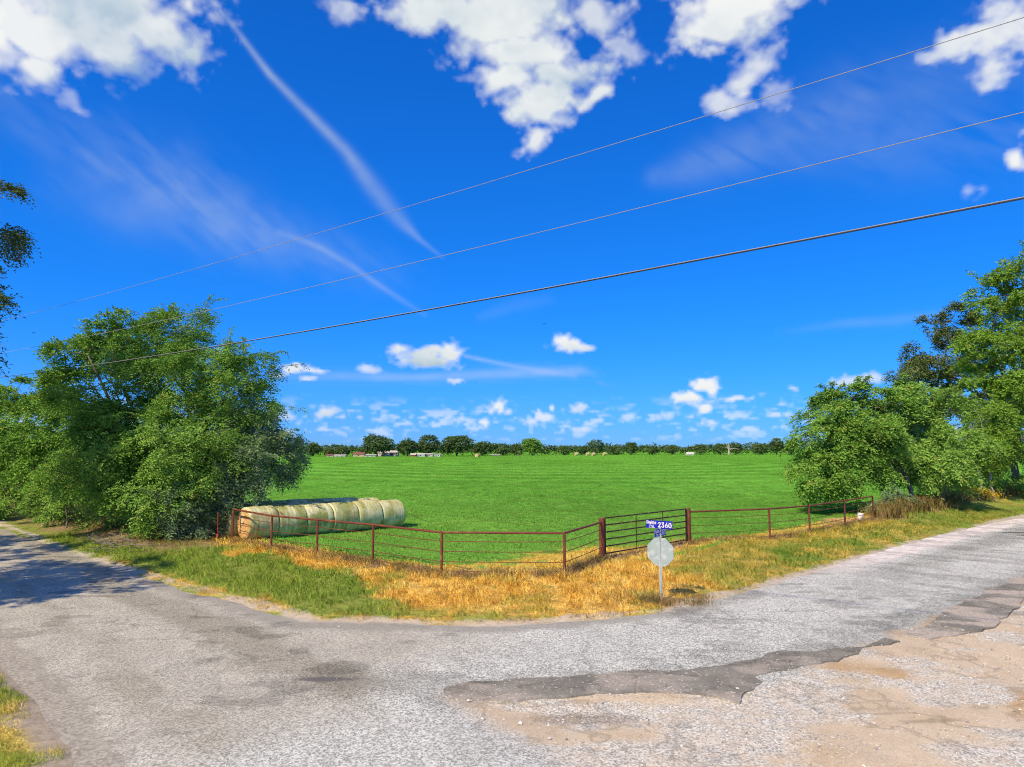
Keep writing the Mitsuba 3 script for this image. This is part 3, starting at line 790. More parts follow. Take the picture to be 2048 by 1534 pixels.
def scatter(n, x0, x1, y0, y1, rng):
    """ground points, about evenly dense over the view's wedge"""
    y = rng.uniform(y0, y1, n)
    x = rng.uniform(x0, x1, n)
    return x, y


rng = np.random.default_rng(11)
x, y = scatter(900000, -22, 40, 16.3, 47, rng)
keep = ~inside_np(x, y) & (np.abs(x) < 0.8 * y + 1)
x, y = x[keep], y[keep]
sd = road_sd(x, y)
cl = meshkit.fbm(np.stack([x * 2.4, y * 2.4, 0 * x], -1), 3, 5)
den = ss(-0.05, 0.25, sd) * (0.45 + 0.9 * ss(0.3, 0.6, cl)) * ss(60, 18, y)
den *= 1 - 0.88 * ss(2.4, 0.8, seg_dist(x, y, [(-14.0, 29.4), (-19, 33.5), (-28, 42)])) - 0.75 * ss(1.3, 0.3, seg_dist(x, y, [(17.6, 38.2), (22, 40.6), (30, 47.8)]))
den *= ss(-0.05, 0.28, sd + (cl - 0.5) * 0.3 - 0.30 * ss(12, 18, x))
keep = (rng.random(len(x)) < den) & (sd > 0.0)
x, y, sd, cl = x[keep], y[keep], sd[keep], cl[keep]
x, y, sd, cl = x[:150000], y[:150000], sd[:150000], cl[:150000]

h = rng.uniform(0.05, 0.16, len(x)) * (0.5 + 1.25 * ss(0.25, 0.75, cl)) * (0.5 + 0.5 * ss(0, 1.5, sd))
tall = ss(1.6, 0.2, seg_dist(x, y, FENCE_ALL))
h *= 1 + 0.7 * tall * rng.random(len(x))
grass("verge_grass", "tangled golden and green grass of the roadside verge before the fence", "mat_blade", x, y, h, rng.uniform(0.009, 0.018, len(x)), rng, 1.6)

x, y = scatter(420000, -18, 52, 22, 66, rng)
keep = inside_np(x, y) & (np.abs(x) < 0.78 * y + 1) & (rng.random(len(x)) < 0.25 + 0.75 * ss(60, 26, y))
x, y = x[keep][:170000], y[keep][:170000]
cl = meshkit.fbm(np.stack([x * 1.2, y * 1.2, 0 * x], -1), 3, 15)
edge = ss(2.0, 0.3, seg_dist(x, y, FENCE_ALL))
h = rng.uniform(0.04, 0.11, len(x)) * (0.5 + 1.0 * cl) * (1 + 1.1 * edge)
grass("pasture_grass", "short bright green mown grass of the hay field inside the fence", "mat_blade", x, y, h, rng.uniform(0.014, 0.030, len(x)), rng, 0.7, nmix=0.85)

x, y = scatter(330000, -16, -5.2, 8.6, 19, rng)
sd = road_sd(x, y)
cl = meshkit.fbm(np.stack([x * 2.4, y * 2.4, 0 * x], -1), 3, 25)
keep = (x + y < 4.5) & (sd > 0.08) & (rng.random(len(x)) < ss(0.1, 0.45, sd + (meshkit.fbm(np.stack([x * 1.5, y * 1.5, 0 * x], -1), 2, 26) - 0.5) * 0.7) * (0.35 + cl)) & (x > -0.82 * y - 0.5)
x, y, cl = x[keep][:46000], y[keep][:46000], cl[keep][:46000]
grass("verge_grass", "patch of green and yellow grass beside the left road at the bottom left", "mat_blade", x, y, rng.uniform(0.03, 0.11, len(x)) * (0.4 + cl), rng.uniform(0.006, 0.011, len(x)), rng, 1.5)

# dry grey-brown stalks left standing along the fence line
def along(line, n, spread, rng):
    line = np.array(line)
    seg = np.linalg.norm(np.diff(line, axis=0), axis=1)
    i = rng.choice(len(seg), n, p=seg / seg.sum())
    t = rng.random(n)
    p = line[i] + (line[i + 1] - line[i]) * t[:, None]
    return p + rng.normal(0, spread, (n, 2))


p = np.vstack([along(FENCE_L, 9000, 0.16, rng), along([(-12.9, 30.6), (-5.2, 24.4), (-2.2, 22.3), (1.6, 22.2), (3.4, 25.3)], 7000, 0.28, rng), along([(7.7, 29.7), (11.7, 31.1), (20.6, 39.2)], 5000, 0.22, rng), rng.normal([4.3, 19.15], [0.8, 0.35], (2200, 2))])
cl = meshkit.fbm(np.c_[p * 1.6, np.zeros(len(p))], 3, 35)
p = p[rng.random(len(p)) < ss(0.32, 0.62, cl)]
grass("dead_weeds", "grey brown dead weed stalks tangled along the foot of the pipe fence", "mat_weed", p[:, 0], p[:, 1], rng.uniform(0.10, 0.32, len(p)), rng.uniform(0.007, 0.013, len(p)), rng, 1.3)

p = np.vstack([along([(21.8, 40.6), (25, 43.5), (30, 47.8), (36, 53)], 11000, 0.55, rng), along([(21.5, 40.0), (27, 44.2)], 4000, 0.4, rng), along([(36, 53), (44, 60.5)], 3000, 0.8, rng)])
q = along([(-13.9, 29.6), (-19, 33.6), (-25, 39.3)], 5200, 0.55, rng)
grass("dead_weeds", "dry leaf litter and dead stems on the bare strip below the left thicket", "mat_weed", q[:, 0], q[:, 1], rng.uniform(0.03, 0.20, len(q)), rng.uniform(0.010, 0.024, len(q)), rng, 2.2)
grass("tall_weeds", "rank brown and green weeds on the bank under the right hand trees", "mat_weed", p[:, 0], p[:, 1], rng.uniform(0.25, 0.85, len(p)), rng.uniform(0.014, 0.030, len(p)), rng, 0.8, nmix=0.6)


# ---------------------------------------------------------------- trees
def leaves_mesh(pos, out, nl, ll, lw, sl, droop, rng, flat=0.55):
    """sprays of leaflets: each spray a drooping twig from pos along out with nl alternate leaflets"""
    n = len(pos)
    d = unit(out + rng.normal(0, 0.45, (n, 3)))
    sidev = unit(np.cross(d, [0, 0, 1.0]) + rng.normal(0, 0.15, (n, 3)))
    L = sl * rng.uniform(0.6, 1.3, n)
    t = (np.arange(nl) + 0.6) / nl
    ax = pos[:, None] + d[:, None] * (L[:, None] * t[None])[..., None]
    ax[..., 2] -= droop * (L[:, None] * t[None] ** 2)
    sgn = np.where(np.arange(nl) % 2, 1.0, -1.0)
    la = unit(0.75 * sidev[:, None] * sgn[None, :, None] + 0.6 * d[:, None] + rng.normal(0, 0.30, (n, nl, 3)) + np.array([0, 0, -0.25 * droop]))
    up = unit(np.array([0, 0, flat]) + 0.35 * d[:, None] + rng.normal(0, 0.52, (n, nl, 3)))
    wv = unit(np.cross(la, up))
    nr = np.cross(wv, la)
    k = rng.uniform(0.7, 1.25, (n, nl, 1))
    l, w = ll * k, lw * k
    m = ax + la * l * 0.5
    v = np.stack([ax, m + wv * w / 2 + nr * w * 0.18, ax + la * l - nr * l * 0.10, m - wv * w / 2 + nr * w * 0.18], 2).reshape(-1, 3)
    f = np.array([[0, 1, 2], [0, 2, 3]])
    q = n * nl
    return v, (f[None] + 4 * np.arange(q)[:, None, None]).reshape(-1, 3)


def join(ms):
    vs, fs, o = [], [], 0
    for v, f in ms:
        vs.append(v)
        fs.append(f + o)
        o += len(v)
    return np.vstack(vs), np.vstack(fs)


def limb(a, b, r0, r1, rng, n=7, wob=0.08):
    t = np.linspace(0, 1, n)
    a, b = np.array(a, float), np.array(b, float)
    L = np.linalg.norm(b - a)
    p = a + (b - a) * t[:, None]
    p[:, 2] += 0.10 * L * np.sin(np.pi * t)
    o = np.cumsum(rng.normal(0, wob * L / n, (n, 3)), 0)
    p = p + o * np.sin(np.pi * t)[:, None]
    return p, r0 + (r1 - r0) * t


def tree(name, label, cat_, bases, lobes, mat, seed, clumps=60, clump=(0.42, 0.88), sprays=40, nl=7, ll=0.13, lw=0.06, sl=0.45, droop=0.5, shoots=0, shoot_len=1.4, fill=0.25,
         trunk_r=0.16, limbs=6, bark="mat_bark", group=None, sprite=False, twig_n=3, zmin=0.15, part_name="crown"):
    """bases: trunk feet; lobes: (x, y, z, rx, ry, rz) masses of foliage; every lobe is filled with clumps, every clump with leafy sprays"""
    rng = np.random.default_rng(seed)
    k = thing(name, label, cat_, group)
    lobes = np.array(lobes, float)
    vol = (lobes[:, 3] * lobes[:, 4] * lobes[:, 5]) ** (2 / 3)
    cnt = np.maximum(2, np.round(clumps * vol / vol.sum())).astype(int)
    C, R, O = [], [], []
    for lb, c in zip(lobes, cnt):
        u = unit(rng.normal(0, 1, (c, 3)))
        rad = np.where(rng.random(c) < fill, rng.random(c) ** 0.5 * 0.7, rng.uniform(0.72, 1.02, c))
        C.append(lb[:3] + u * rad[:, None] * lb[3:])
        R.append(rng.uniform(*clump, c) * min(1.0, 0.55 + 0.3 * lb[3:].min()))
        O.append(unit(u / lb[3:]))
    C, R, O = np.vstack(C), np.concatenate(R), np.vstack(O)
    ok = C[:, 2] > zmin
    C, R, O = C[ok], R[ok], O[ok]
    # leaves
    n = len(C) * sprays
    i = np.repeat(np.arange(len(C)), sprays)
    u = unit(rng.normal(0, 1, (n, 3)) + 0.7 * O[i] + [0, 0, 0.35])
    rad = rng.random(n) ** 0.45
    pos = C[i] + u * (rad * R[i])[:, None] * [1.15, 1.15, 0.75]
    ms = [leaves_mesh(pos, unit(0.55 * u + 0.5 * O[i] + [0, 0, 0.15]), nl, ll, lw, sl, droop, rng)]
    # long leafy shoots that break the outline
    sh0, sh1 = [], []
    if shoots:
        j = rng.choice(len(C), shoots)
        for q in j:
            d = unit(O[q] + rng.normal(0, 0.35, 3) + [0, 0, 0.45])
            L = shoot_len * rng.uniform(0.5, 1.3)
            t = np.linspace(0.0, 1, 9)
            path = C[q] + O[q] * R[q] * 0.3 + d * (t * L)[:, None]
            path[:, 2] -= droop * 0.55 * L * t ** 2
            tg = unit(np.gradient(path, axis=0))
            ms.append(leaves_mesh(np.repeat(path[1:], 2, 0), np.repeat(tg[1:], 2, 0), max(4, nl - 2), ll, lw, sl * 0.6, droop * 0.6, rng))
            sh0.append(path[:-1])
            sh1.append(path[1:])
    v, f = join(ms)
    low = v.reshape(-1, 4, 3)[..., 2].min(1) > 0.03
    keep = np.repeat(low, 2)
    part(k, part_name, (v, f[keep]), mat)
    # wood
    bases = [np.array(b, float) for b in bases]
    tops = []
    for bi, b in enumerate(bases):
        near = lobes[np.argsort(np.linalg.norm(lobes[:, :2] - b[:2], axis=1))[: max(1, len(lobes) // 2)]]
        hub = np.array([0.65 * b[0] + 0.35 * near[:, 0].mean(), 0.65 * b[1] + 0.35 * near[:, 1].mean(), b[2] + 0.45 * (lobes[:, 2].max() - b[2])])
        p, r = limb(b - [0, 0, 0.15], hub, trunk_r, trunk_r * 0.62, rng, 9, 0.12)
        r = r.copy()
        r[0] *= 1.35
        part(k, "trunk", tube(p, r, 9), bark, smooth=True)
        tops.append((p, r))
    order = np.argsort(-vol)[:limbs]
    segs = []
    for li in order:
        p, r = tops[int(np.argmin([np.linalg.norm(t[0][-1] - lobes[li, :3]) for t in tops]))]
        st = rng.integers(4, len(p))
        q, qr = limb(p[st], lobes[li, :3] + [0, 0, 0.3 * lobes[li, 5]], r[st] * 0.62, 0.025, rng, 8, 0.25)
        part(k, "branch", tube(q, qr, 6), bark, smooth=True)
        segs.append((q, lobes[li]))
    allp = np.vstack([s[0] for s in segs] + [t[0][4:] for t in tops])
    nearest = allp[np.argmin(np.linalg.norm(allp[None] - C[:, None], axis=2), axis=1)]
    p0, p1 = [nearest], [C]
    for _ in range(twig_n):
        e = C + unit(rng.normal(0, 1, C.shape) + 0.6 * O) * R[:, None] * 0.9
        p0.append(C)
        p1.append(e)
    m = tubes3(np.vstack(p0), np.vstack(p1), 0.016 * max(1, ll / 0.14), 0.006 * max(1, ll / 0.14))
    if sh0:
        m = join([m, tubes3(np.vstack(sh0), np.vstack(sh1), 0.008, 0.006)])
    part(k, "twigs", m, bark, kind="stuff")
    return k


tree('leafy_tree', 'tall dark broadleaf tree forming the left top of the thicket beside the hay bales', 'tree', [(-18.6, 35.2, 0.2)], [(-22.04, 36.0, 9.28, 1.63, 2.4, 1.63), (-20.6, 36.0, 9.68, 1.84, 2.6, 1.58), (-19.28, 36.0, 9.95, 1.58, 2.4, 1.37), (-23.18, 36.5, 7.46, 1.39, 2.3, 1.66), (-20.4, 35.0, 6.94, 2.18, 2.4, 1.84), (-21.76, 35.5, 5.16, 1.82, 2.2, 1.56), (-18.5, 34.5, 5.13, 2.02, 2.2, 1.77)], 'mat_leaf_mid', 1, clumps=80, sprays=95, nl=7, ll=0.15, lw=0.075, sl=0.45, droop=0.45, shoots=30, shoot_len=1.2, trunk_r=0.22, limbs=7)
tree('leafy_tree', 'tall feathery tree with arching shoots at the right top of the left thicket', 'tree', [(-14.6, 33.4, 0.2)], [(-17.08, 34.5, 9.71, 1.57, 2.3, 1.52), (-15.52, 34.0, 8.37, 1.69, 2.4, 1.64), (-13.89, 33.8, 7.22, 1.68, 2.4, 1.44), (-12.92, 33.6, 6.7, 1.33, 2.1, 1.23), (-12.29, 33.6, 6.21, 0.84, 1.6, 0.98), (-13.63, 34.0, 8.24, 1.24, 2.0, 1.1), (-15.94, 33.2, 6.8, 1.94, 2.2, 1.82), (-13.85, 33.0, 5.33, 1.69, 2.0, 1.4), (-17.4, 34.0, 8.37, 1.37, 2.0, 1.49)], 'mat_leaf_mid', 2, clumps=92, sprays=90, nl=8, ll=0.12, lw=0.055, sl=0.55, droop=0.6, shoots=110, shoot_len=1.9, trunk_r=0.2, limbs=7)
tree('leafy_bush', 'broad light green bush in the middle front of the left thicket', 'bush', [(-16.2, 32.2, 0.3), (-15.2, 31.9, 0.2)], [(-20.71, 34.5, 4.12, 1.77, 1.8, 1.52), (-17.1, 32.4, 4.36, 2.02, 1.7, 1.66), (-15.02, 32.0, 4.13, 1.76, 1.7, 1.52), (-16.05, 32.6, 5.08, 1.67, 1.7, 1.31), (-18.11, 32.6, 3.42, 1.67, 1.6, 1.31), (-16.01, 31.8, 2.75, 2.1, 1.4, 1.28), (-13.97, 31.8, 3.44, 1.28, 1.4, 1.28)], 'mat_leaf_light', 3, clumps=82, sprays=80, nl=7, ll=0.13, lw=0.06, sl=0.42, droop=0.5, shoots=40, shoot_len=1.0, trunk_r=0.08, limbs=6)
tree('leafy_tree', 'low spreading tree overhanging the left end of the hay bales', 'tree', [(-13.0, 33.4, 0.2), (-12.4, 34.0, 0.2)], [(-12.84, 33.0, 4.01, 1.26, 1.6, 1.09), (-11.9, 33.4, 4.13, 1.12, 1.6, 0.98), (-11.44, 33.6, 3.64, 0.64, 1.2, 0.79), (-12.27, 33.2, 3.05, 1.12, 1.3, 0.68), (-13.52, 33.0, 3.17, 1.16, 1.3, 0.82), (-12.79, 33.4, 5.1, 1.22, 1.5, 0.83)], 'mat_leaf_grey', 4, clumps=58, sprays=80, nl=7, ll=0.12, lw=0.055, sl=0.42, droop=0.55, shoots=40, shoot_len=0.9, trunk_r=0.09, limbs=6, bark='mat_pale_bark')
tree('leafy_bush', 'grey green shrub at the foot of the thicket next to the red post', 'bush', [(-14.6, 31.5, 0.2), (-15.0, 31.7, 0.2)], [(-14.25, 31.6, 1.52, 0.83, 1.0, 0.79), (-14.49, 31.2, 0.88, 0.78, 0.8, 0.59), (-13.97, 32.2, 2.16, 0.94, 1.0, 0.71), (-13.08, 32.6, 2.13, 0.95, 1.0, 0.62), (-13.29, 32.0, 1.83, 0.7, 0.8, 0.37), (-13.88, 31.6, 0.73, 0.42, 0.5, 0.46), (-15.18, 31.6, 1.86, 0.93, 1.0, 0.79)], 'mat_leaf_grey', 5, clumps=50, sprays=70, nl=7, ll=0.1, lw=0.05, sl=0.35, droop=0.4, shoots=16, shoot_len=0.6, trunk_r=0.05, limbs=4, bark='mat_pale_bark')
tree('leafy_bush', 'dark shady undergrowth at the base of the thicket above the pile of sticks', 'bush', [(-17.6, 32.6, 0.3), (-16.6, 32.2, 0.3)], [(-22.57, 36.0, 2.56, 1.32, 1.4, 1.32), (-15.16, 32.5, 2.02, 1.43, 1.2, 1.19), (-16.64, 31.8, 1.39, 1.75, 1.1, 1.05), (-18.71, 33.0, 1.52, 1.45, 1.2, 1.09), (-15.23, 31.3, 1.1, 1.26, 1.0, 0.8), (-20.33, 34.0, 2.65, 1.49, 1.6, 1.37), (-17.59, 32.6, 2.48, 1.67, 1.3, 1.07)], 'mat_leaf_mid', 6, clumps=66, sprays=70, nl=7, ll=0.12, lw=0.055, sl=0.38, droop=0.4, shoots=18, shoot_len=0.7, trunk_r=0.05, limbs=5)
tree('leafy_tree', 'bushy vine covered tree along the left road behind the thicket', 'tree', [(-27.5, 40.5, 0.3)], [(-29.23, 42.0, 4.72, 2.46, 2.6, 1.48), (-25.82, 40.0, 4.98, 2.05, 2.4, 1.82), (-30.43, 42.5, 3.49, 2.33, 2.4, 1.93), (-25.01, 38.5, 3.0, 2.11, 2.0, 1.55), (-34.16, 44.0, 4.74, 2.58, 2.6, 2.25), (-29.83, 41.0, 1.75, 2.1, 2.0, 1.26), (-25.77, 38.5, 1.76, 1.97, 1.6, 0.96), (-28.37, 42.0, 5.64, 1.84, 2.4, 1.23)], 'mat_leaf_mid', 7, clumps=98, sprays=72, nl=7, ll=0.17, lw=0.09, sl=0.5, droop=0.5, shoots=30, shoot_len=1.2, trunk_r=0.16, limbs=6)
tree('leafy_tree', 'paler green tree rising behind the vine covered bushes at the left edge', 'tree', [(-40, 55, 0.2)], [(-41.24, 56.0, 8.09, 2.46, 3.0, 1.72), (-37.89, 55.0, 8.1, 2.01, 2.6, 1.53), (-35.38, 54.0, 7.31, 1.66, 2.4, 1.42), (-38.82, 55.0, 6.89, 3.62, 3.0, 1.81), (-44.91, 57.0, 8.24, 2.92, 3.0, 2.5)], 'mat_leaf_gold', 8, clumps=52, sprays=75, nl=7, ll=0.2, lw=0.1, sl=0.6, droop=0.5, shoots=26, shoot_len=1.2, trunk_r=0.2, limbs=5)
tree('leafy_bush', 'light green rank bush at the roadside on the far left', 'bush', [(-23, 35.8, 0.2), (-25, 37.8, 0.2)], [(-23.93, 36.6, 1.35, 1.47, 1.3, 0.86), (-26.9, 39.0, 1.03, 1.43, 1.3, 0.8), (-21.1, 34.6, 1.02, 1.27, 1.1, 0.76), (-30.18, 42.0, 0.63, 1.23, 1.2, 0.74), (-22.79, 36.0, 1.92, 1.19, 1.1, 0.66)], 'mat_leaf_light', 9, clumps=42, sprays=70, nl=6, ll=0.12, lw=0.06, sl=0.4, droop=0.3, shoots=30, shoot_len=0.7, trunk_r=0.04, limbs=4)
tree('shade_tree', 'tall dark tree at the left edge, only its leafy branch tips in view', 'tree', [(-27.0, 26.6, 0.1)], [(-22.52, 28.0, 15.09, 1.19, 1.6, 0.53), (-22.56, 28.0, 13.46, 1.15, 1.6, 0.61), (-22.79, 28.3, 12.8, 1.37, 1.6, 0.41), (-22.08, 28.0, 9.73, 1.35, 1.7, 0.9), (-22.03, 28.2, 8.16, 1.24, 1.5, 0.41), (-24.67, 28.0, 12.92, 1.84, 2.4, 2.66), (-24.16, 27.5, 9.42, 1.81, 2.4, 1.81), (-23.6, 27.0, 15.34, 1.38, 2.0, 1.38)], 'mat_leaf_dark', 10, clumps=66, sprays=75, nl=7, ll=0.17, lw=0.06, sl=0.5, droop=0.7, shoots=20, shoot_len=0.9, trunk_r=0.3, limbs=8)
tree('shade_tree', 'tree outside the left edge of the photo whose shadow falls across the left road', 'tree', [(-20.0, 17.4, 0.1)], [(-19.6, 17.0, 6.2, 3.8, 3.4, 2.4), (-18.6, 18.3, 4.4, 2.8, 2.6, 1.5), (-18.0, 17.8, 5.6, 2.2, 2.2, 1.4), (-18.4, 16.9, 7.2, 2.0, 2.0, 1.4), (-21.5, 16.8, 8.2, 3, 3, 1.8), (-22.5, 18.8, 5.5, 2.6, 2.6, 2)], 'mat_leaf_mid', 21, clumps=70, sprays=46, nl=7, ll=0.17, lw=0.09, sl=0.5, shoots=14, limbs=5)
tree('shade_tree', 'second tree outside the left edge, shading the far part of the left road', 'tree', [(-27.2, 22.0, 0.1)], [(-26.6, 22.2, 6.2, 3.8, 3.6, 2.6), (-25.6, 23.2, 4.2, 2.8, 2.6, 1.4), (-29.5, 24.8, 6.0, 3.2, 3.2, 2.4)], 'mat_leaf_mid', 22, clumps=70, sprays=46, nl=7, ll=0.17, lw=0.09, sl=0.5, shoots=14, limbs=5)
tree('leafy_tree', 'drooping feathery leaved tree nearest the right end of the pipe fence', 'tree', [(25.4, 43.6, 0.4)], [(21.8, 44.0, 6.83, 1.93, 2.4, 1.48), (20.11, 44.0, 5.06, 1.55, 2.2, 1.61), (22.09, 43.5, 4.74, 2.39, 2.6, 1.91), (19.53, 43.6, 3.16, 1.34, 1.9, 1.02), (20.91, 43.2, 3.01, 1.83, 2.0, 0.89), (23.98, 44.5, 6.37, 1.63, 2.2, 1.63), (23.55, 43.4, 3.32, 1.46, 1.9, 0.95), (20.07, 43.0, 1.69, 0.88, 1.0, 0.38), (18.78, 43.4, 2.38, 0.76, 1.1, 0.64)], 'mat_leaf_mid', 31, clumps=92, sprays=72, nl=9, ll=0.2, lw=0.075, sl=0.65, droop=0.75, shoots=46, shoot_len=1.3, trunk_r=0.15, limbs=9)
tree('leafy_tree', 'brighter green compound leaved tree second from the right end of the pipe fence', 'tree', [(27.9, 44.9, 0.5)], [(26.89, 45.5, 7.09, 1.83, 2.2, 1.47), (25.5, 45.0, 5.08, 1.65, 2.2, 1.65), (28.14, 45.5, 5.76, 1.83, 2.2, 1.67), (28.58, 44.8, 3.94, 1.77, 2.1, 1.57), (26.65, 44.6, 3.62, 1.89, 2.1, 1.18), (27.62, 44.4, 2.82, 1.63, 1.7, 0.72), (25.4, 44.2, 2.67, 1.23, 1.4, 0.52)], 'mat_leaf_light', 32, clumps=72, sprays=72, nl=9, ll=0.21, lw=0.08, sl=0.7, droop=0.7, shoots=36, shoot_len=1.3, trunk_r=0.17, limbs=7)
tree('leafy_tree', 'thin pale green tree with two bare stems behind the yellow flowers at right', 'tree', [(35.3, 51.8, 0.5), (36.2, 51.9, 0.5)], [(35.94, 52.5, 6.19, 1.69, 2.2, 1.54), (37.0, 52.5, 4.85, 1.46, 2.2, 1.69), (34.9, 52.0, 4.09, 1.67, 2.0, 1.52), (37.47, 52.5, 3.33, 1.23, 1.9, 1.38), (35.54, 52.0, 2.4, 1.67, 1.8, 0.99)], 'mat_leaf_gold', 33, clumps=60, sprays=50, nl=8, ll=0.19, lw=0.075, sl=0.6, droop=0.6, shoots=26, shoot_len=1.1, trunk_r=0.13, limbs=6, bark='mat_pale_bark')
tree('oak_tree', 'dark dull leaved oak behind the bright green trees at the right edge', 'tree', [(48.5, 66, 0.2)], [(42.85, 66.0, 15.98, 2.22, 2.8, 1.84), (40.79, 66.0, 14.26, 1.93, 2.6, 1.74), (37.4, 65.0, 11.59, 1.9, 2.4, 1.05), (39.3, 65.0, 11.44, 2.19, 2.6, 1.43), (42.11, 66.0, 11.8, 2.9, 3.0, 2.22), (45.34, 67.0, 13.91, 2.45, 3.0, 2.94), (45.55, 67.0, 9.44, 2.94, 3.0, 2.26), (41.45, 66.0, 8.88, 1.93, 2.2, 1.16)], 'mat_leaf_dark', 34, clumps=90, sprays=66, nl=6, ll=0.22, lw=0.11, sl=0.55, droop=0.3, shoots=16, shoot_len=0.9, trunk_r=0.35, limbs=8)
tree('leafy_tree', 'tallest bright green tree at the right edge of the photo with a twiggy top', 'tree', [(43.0, 56.5, 0.2)], [(42.74, 57.0, 17.82, 1.67, 2.6, 1.84), (40.48, 56.5, 14.71, 2.27, 2.8, 1.65), (43.34, 57.0, 14.38, 2.5, 3.0, 2.5), (38.4, 55.8, 12.49, 1.8, 2.3, 1.31), (41.11, 56.0, 10.86, 2.46, 2.8, 1.8), (38.96, 55.6, 10.6, 1.83, 2.2, 1.14), (41.71, 56.0, 7.76, 1.89, 2.5, 1.89), (42.35, 57.0, 19.55, 0.92, 1.4, 1.42), (40.78, 57.0, 17.17, 1.42, 1.8, 1.08), (40.49, 54.6, 9.68, 2.0, 2.2, 1.84), (39.32, 55.0, 7.09, 1.77, 2.2, 1.77), (41.49, 55.0, 12.17, 2.01, 2.2, 1.77), (46.86, 58.0, 16.96, 2.55, 3.0, 3.82), (46.34, 58.0, 10.02, 2.55, 3.0, 3.4)], 'mat_leaf_gold', 35, clumps=140, sprays=58, nl=7, ll=0.22, lw=0.11, sl=0.6, droop=0.35, shoots=40, shoot_len=2.2, trunk_r=0.32, limbs=10)
tree('leafy_tree', 'shadowy dark tree low at the right edge behind the thin pale tree', 'tree', [(45.5, 59, 0.2)], [(43.77, 59.0, 5.36, 1.47, 2.2, 2.16), (44.44, 59.0, 2.79, 1.55, 2.2, 2.16), (46.67, 60.0, 4.94, 2.2, 3.0, 3.07), (42.86, 61.0, 6.29, 1.96, 2.4, 2.23), (41.3, 62.0, 6.32, 1.82, 2.4, 2.0), (41.93, 60.0, 2.77, 1.93, 2.2, 1.76), (44.19, 61.0, 9.42, 1.79, 2.2, 1.79)], 'mat_leaf_dark', 36, clumps=70, sprays=58, nl=6, ll=0.22, lw=0.1, sl=0.5, droop=0.4, shoots=10, shoot_len=1, trunk_r=0.2, limbs=3)
tree('leafy_bush', 'low green bush on the bank at the right edge of the photo', 'bush', [(40.2, 57, 0.4)], [(40.0, 56.0, 0.65, 1.39, 1.3, 0.82), (41.2, 56.0, 0.45, 1.07, 1.3, 0.82), (43.2, 57.0, 0.79, 1.67, 1.5, 1.25)], 'mat_leaf_mid', 37, clumps=22, sprays=60, nl=6, ll=0.15, lw=0.08, sl=0.4, droop=0.3, shoots=10, shoot_len=0.6, trunk_r=0.04, limbs=3)
tree('leafy_bush', 'small sapling bush growing against the last post of the right fence', 'bush', [(21.8, 40.8, 0.2)], [(22.05, 41.0, 0.63, 0.48, 0.6, 0.48), (23.13, 42.0, 1.08, 0.55, 0.7, 0.61)], 'mat_leaf_grey', 38, clumps=9, sprays=34, nl=6, ll=0.13, lw=0.06, sl=0.35, droop=0.4, shoots=8, shoot_len=0.6, trunk_r=0.03, limbs=3)


# ---------------------------------------------------------------- far trees along the horizon
def far_tree(label, x, y, lobes, seed, mat="mat_leaf_far", n=520, size=0.75, trunk=0.45, group=None):
    rng = np.random.default_rng(seed)
    k = thing("distant_tree", label, "tree", group)
    lobes = np.array(lobes, float)
    vol = lobes[:, 3] * lobes[:, 5]
    pos, out = [], []
    for lb, c in zip(lobes, np.maximum(12, np.round(n * vol / vol.sum()).astype(int))):
        u = unit(rng.normal(0, 1, (c, 3)))
        g = meshkit.fbm((lb[:3] + u * lb[3:]) * 0.45, 3, seed)
        rad = (0.45 + 0.75 * g) * rng.uniform(0.75, 1.05, c)
        pos.append(lb[:3] + u * rad[:, None] * lb[3:])
        out.append(u)
    pos, out = np.vstack(pos), np.vstack(out)
    v, f = leaves_mesh(pos, unit(out + [0, 0, 0.3]), 6, size, size * 0.62, size * 1.6, 0.3, rng)
    v[:, 2] = np.maximum(v[:, 2], 0.05)
    part(k, "crown", (v, f), mat)
    top = lobes[np.argmax(lobes[:, 2])]
    p, r = limb((x, y, -0.2), (top[0], top[1], top[2]), trunk, trunk * 0.4, rng, 6, 0.08)
    part(k, "trunk", tube(p, r, 6), "mat_bark", smooth=True)
    return k


far_tree('narrow upright distant tree just right of the left thicket', -112.27, 360, [(-112.27, 360.0, 5.43, 2.09, 2.09, 3.88), (-111.13, 359.93, 6.09, 1.19, 1.19, 2.33), (-113.4, 360.09, 6.22, 1.19, 1.19, 2.33), (-112.73, 358.96, 6.06, 1.19, 1.19, 2.33)], 201, 'mat_leaf_far', 200, 0.75)
far_tree('rounded distant tree second from the left thicket', -104.63, 360, [(-104.63, 360.0, 3.96, 3.94, 3.94, 2.83), (-105.85, 361.77, 4.29, 2.24, 2.24, 1.7), (-103.77, 358.03, 4.7, 2.24, 2.24, 1.7), (-105.29, 362.04, 4.28, 2.24, 2.24, 1.7)], 202, 'mat_leaf_far', 380, 0.75)
far_tree('low distant tree left of the small houses', -98.32, 370, [(-98.32, 370.0, 2.35, 2.86, 2.86, 1.68), (-98.03, 368.47, 2.45, 1.63, 1.63, 1.01), (-96.99, 370.81, 2.33, 1.63, 1.63, 1.01), (-98.96, 371.42, 2.97, 1.63, 1.63, 1.01)], 203, 'mat_leaf_far', 200, 0.75)
far_tree('small distant tree behind the white trailers', -90.05, 365, [(-90.05, 365.0, 2.8, 3.53, 3.53, 2.0), (-91.92, 364.57, 3.47, 2.0, 2.0, 1.2), (-91.46, 363.7, 2.77, 2.0, 2.0, 1.2), (-88.13, 365.12, 2.74, 2.0, 2.0, 1.2)], 204, 'mat_leaf_far', 240, 0.75)
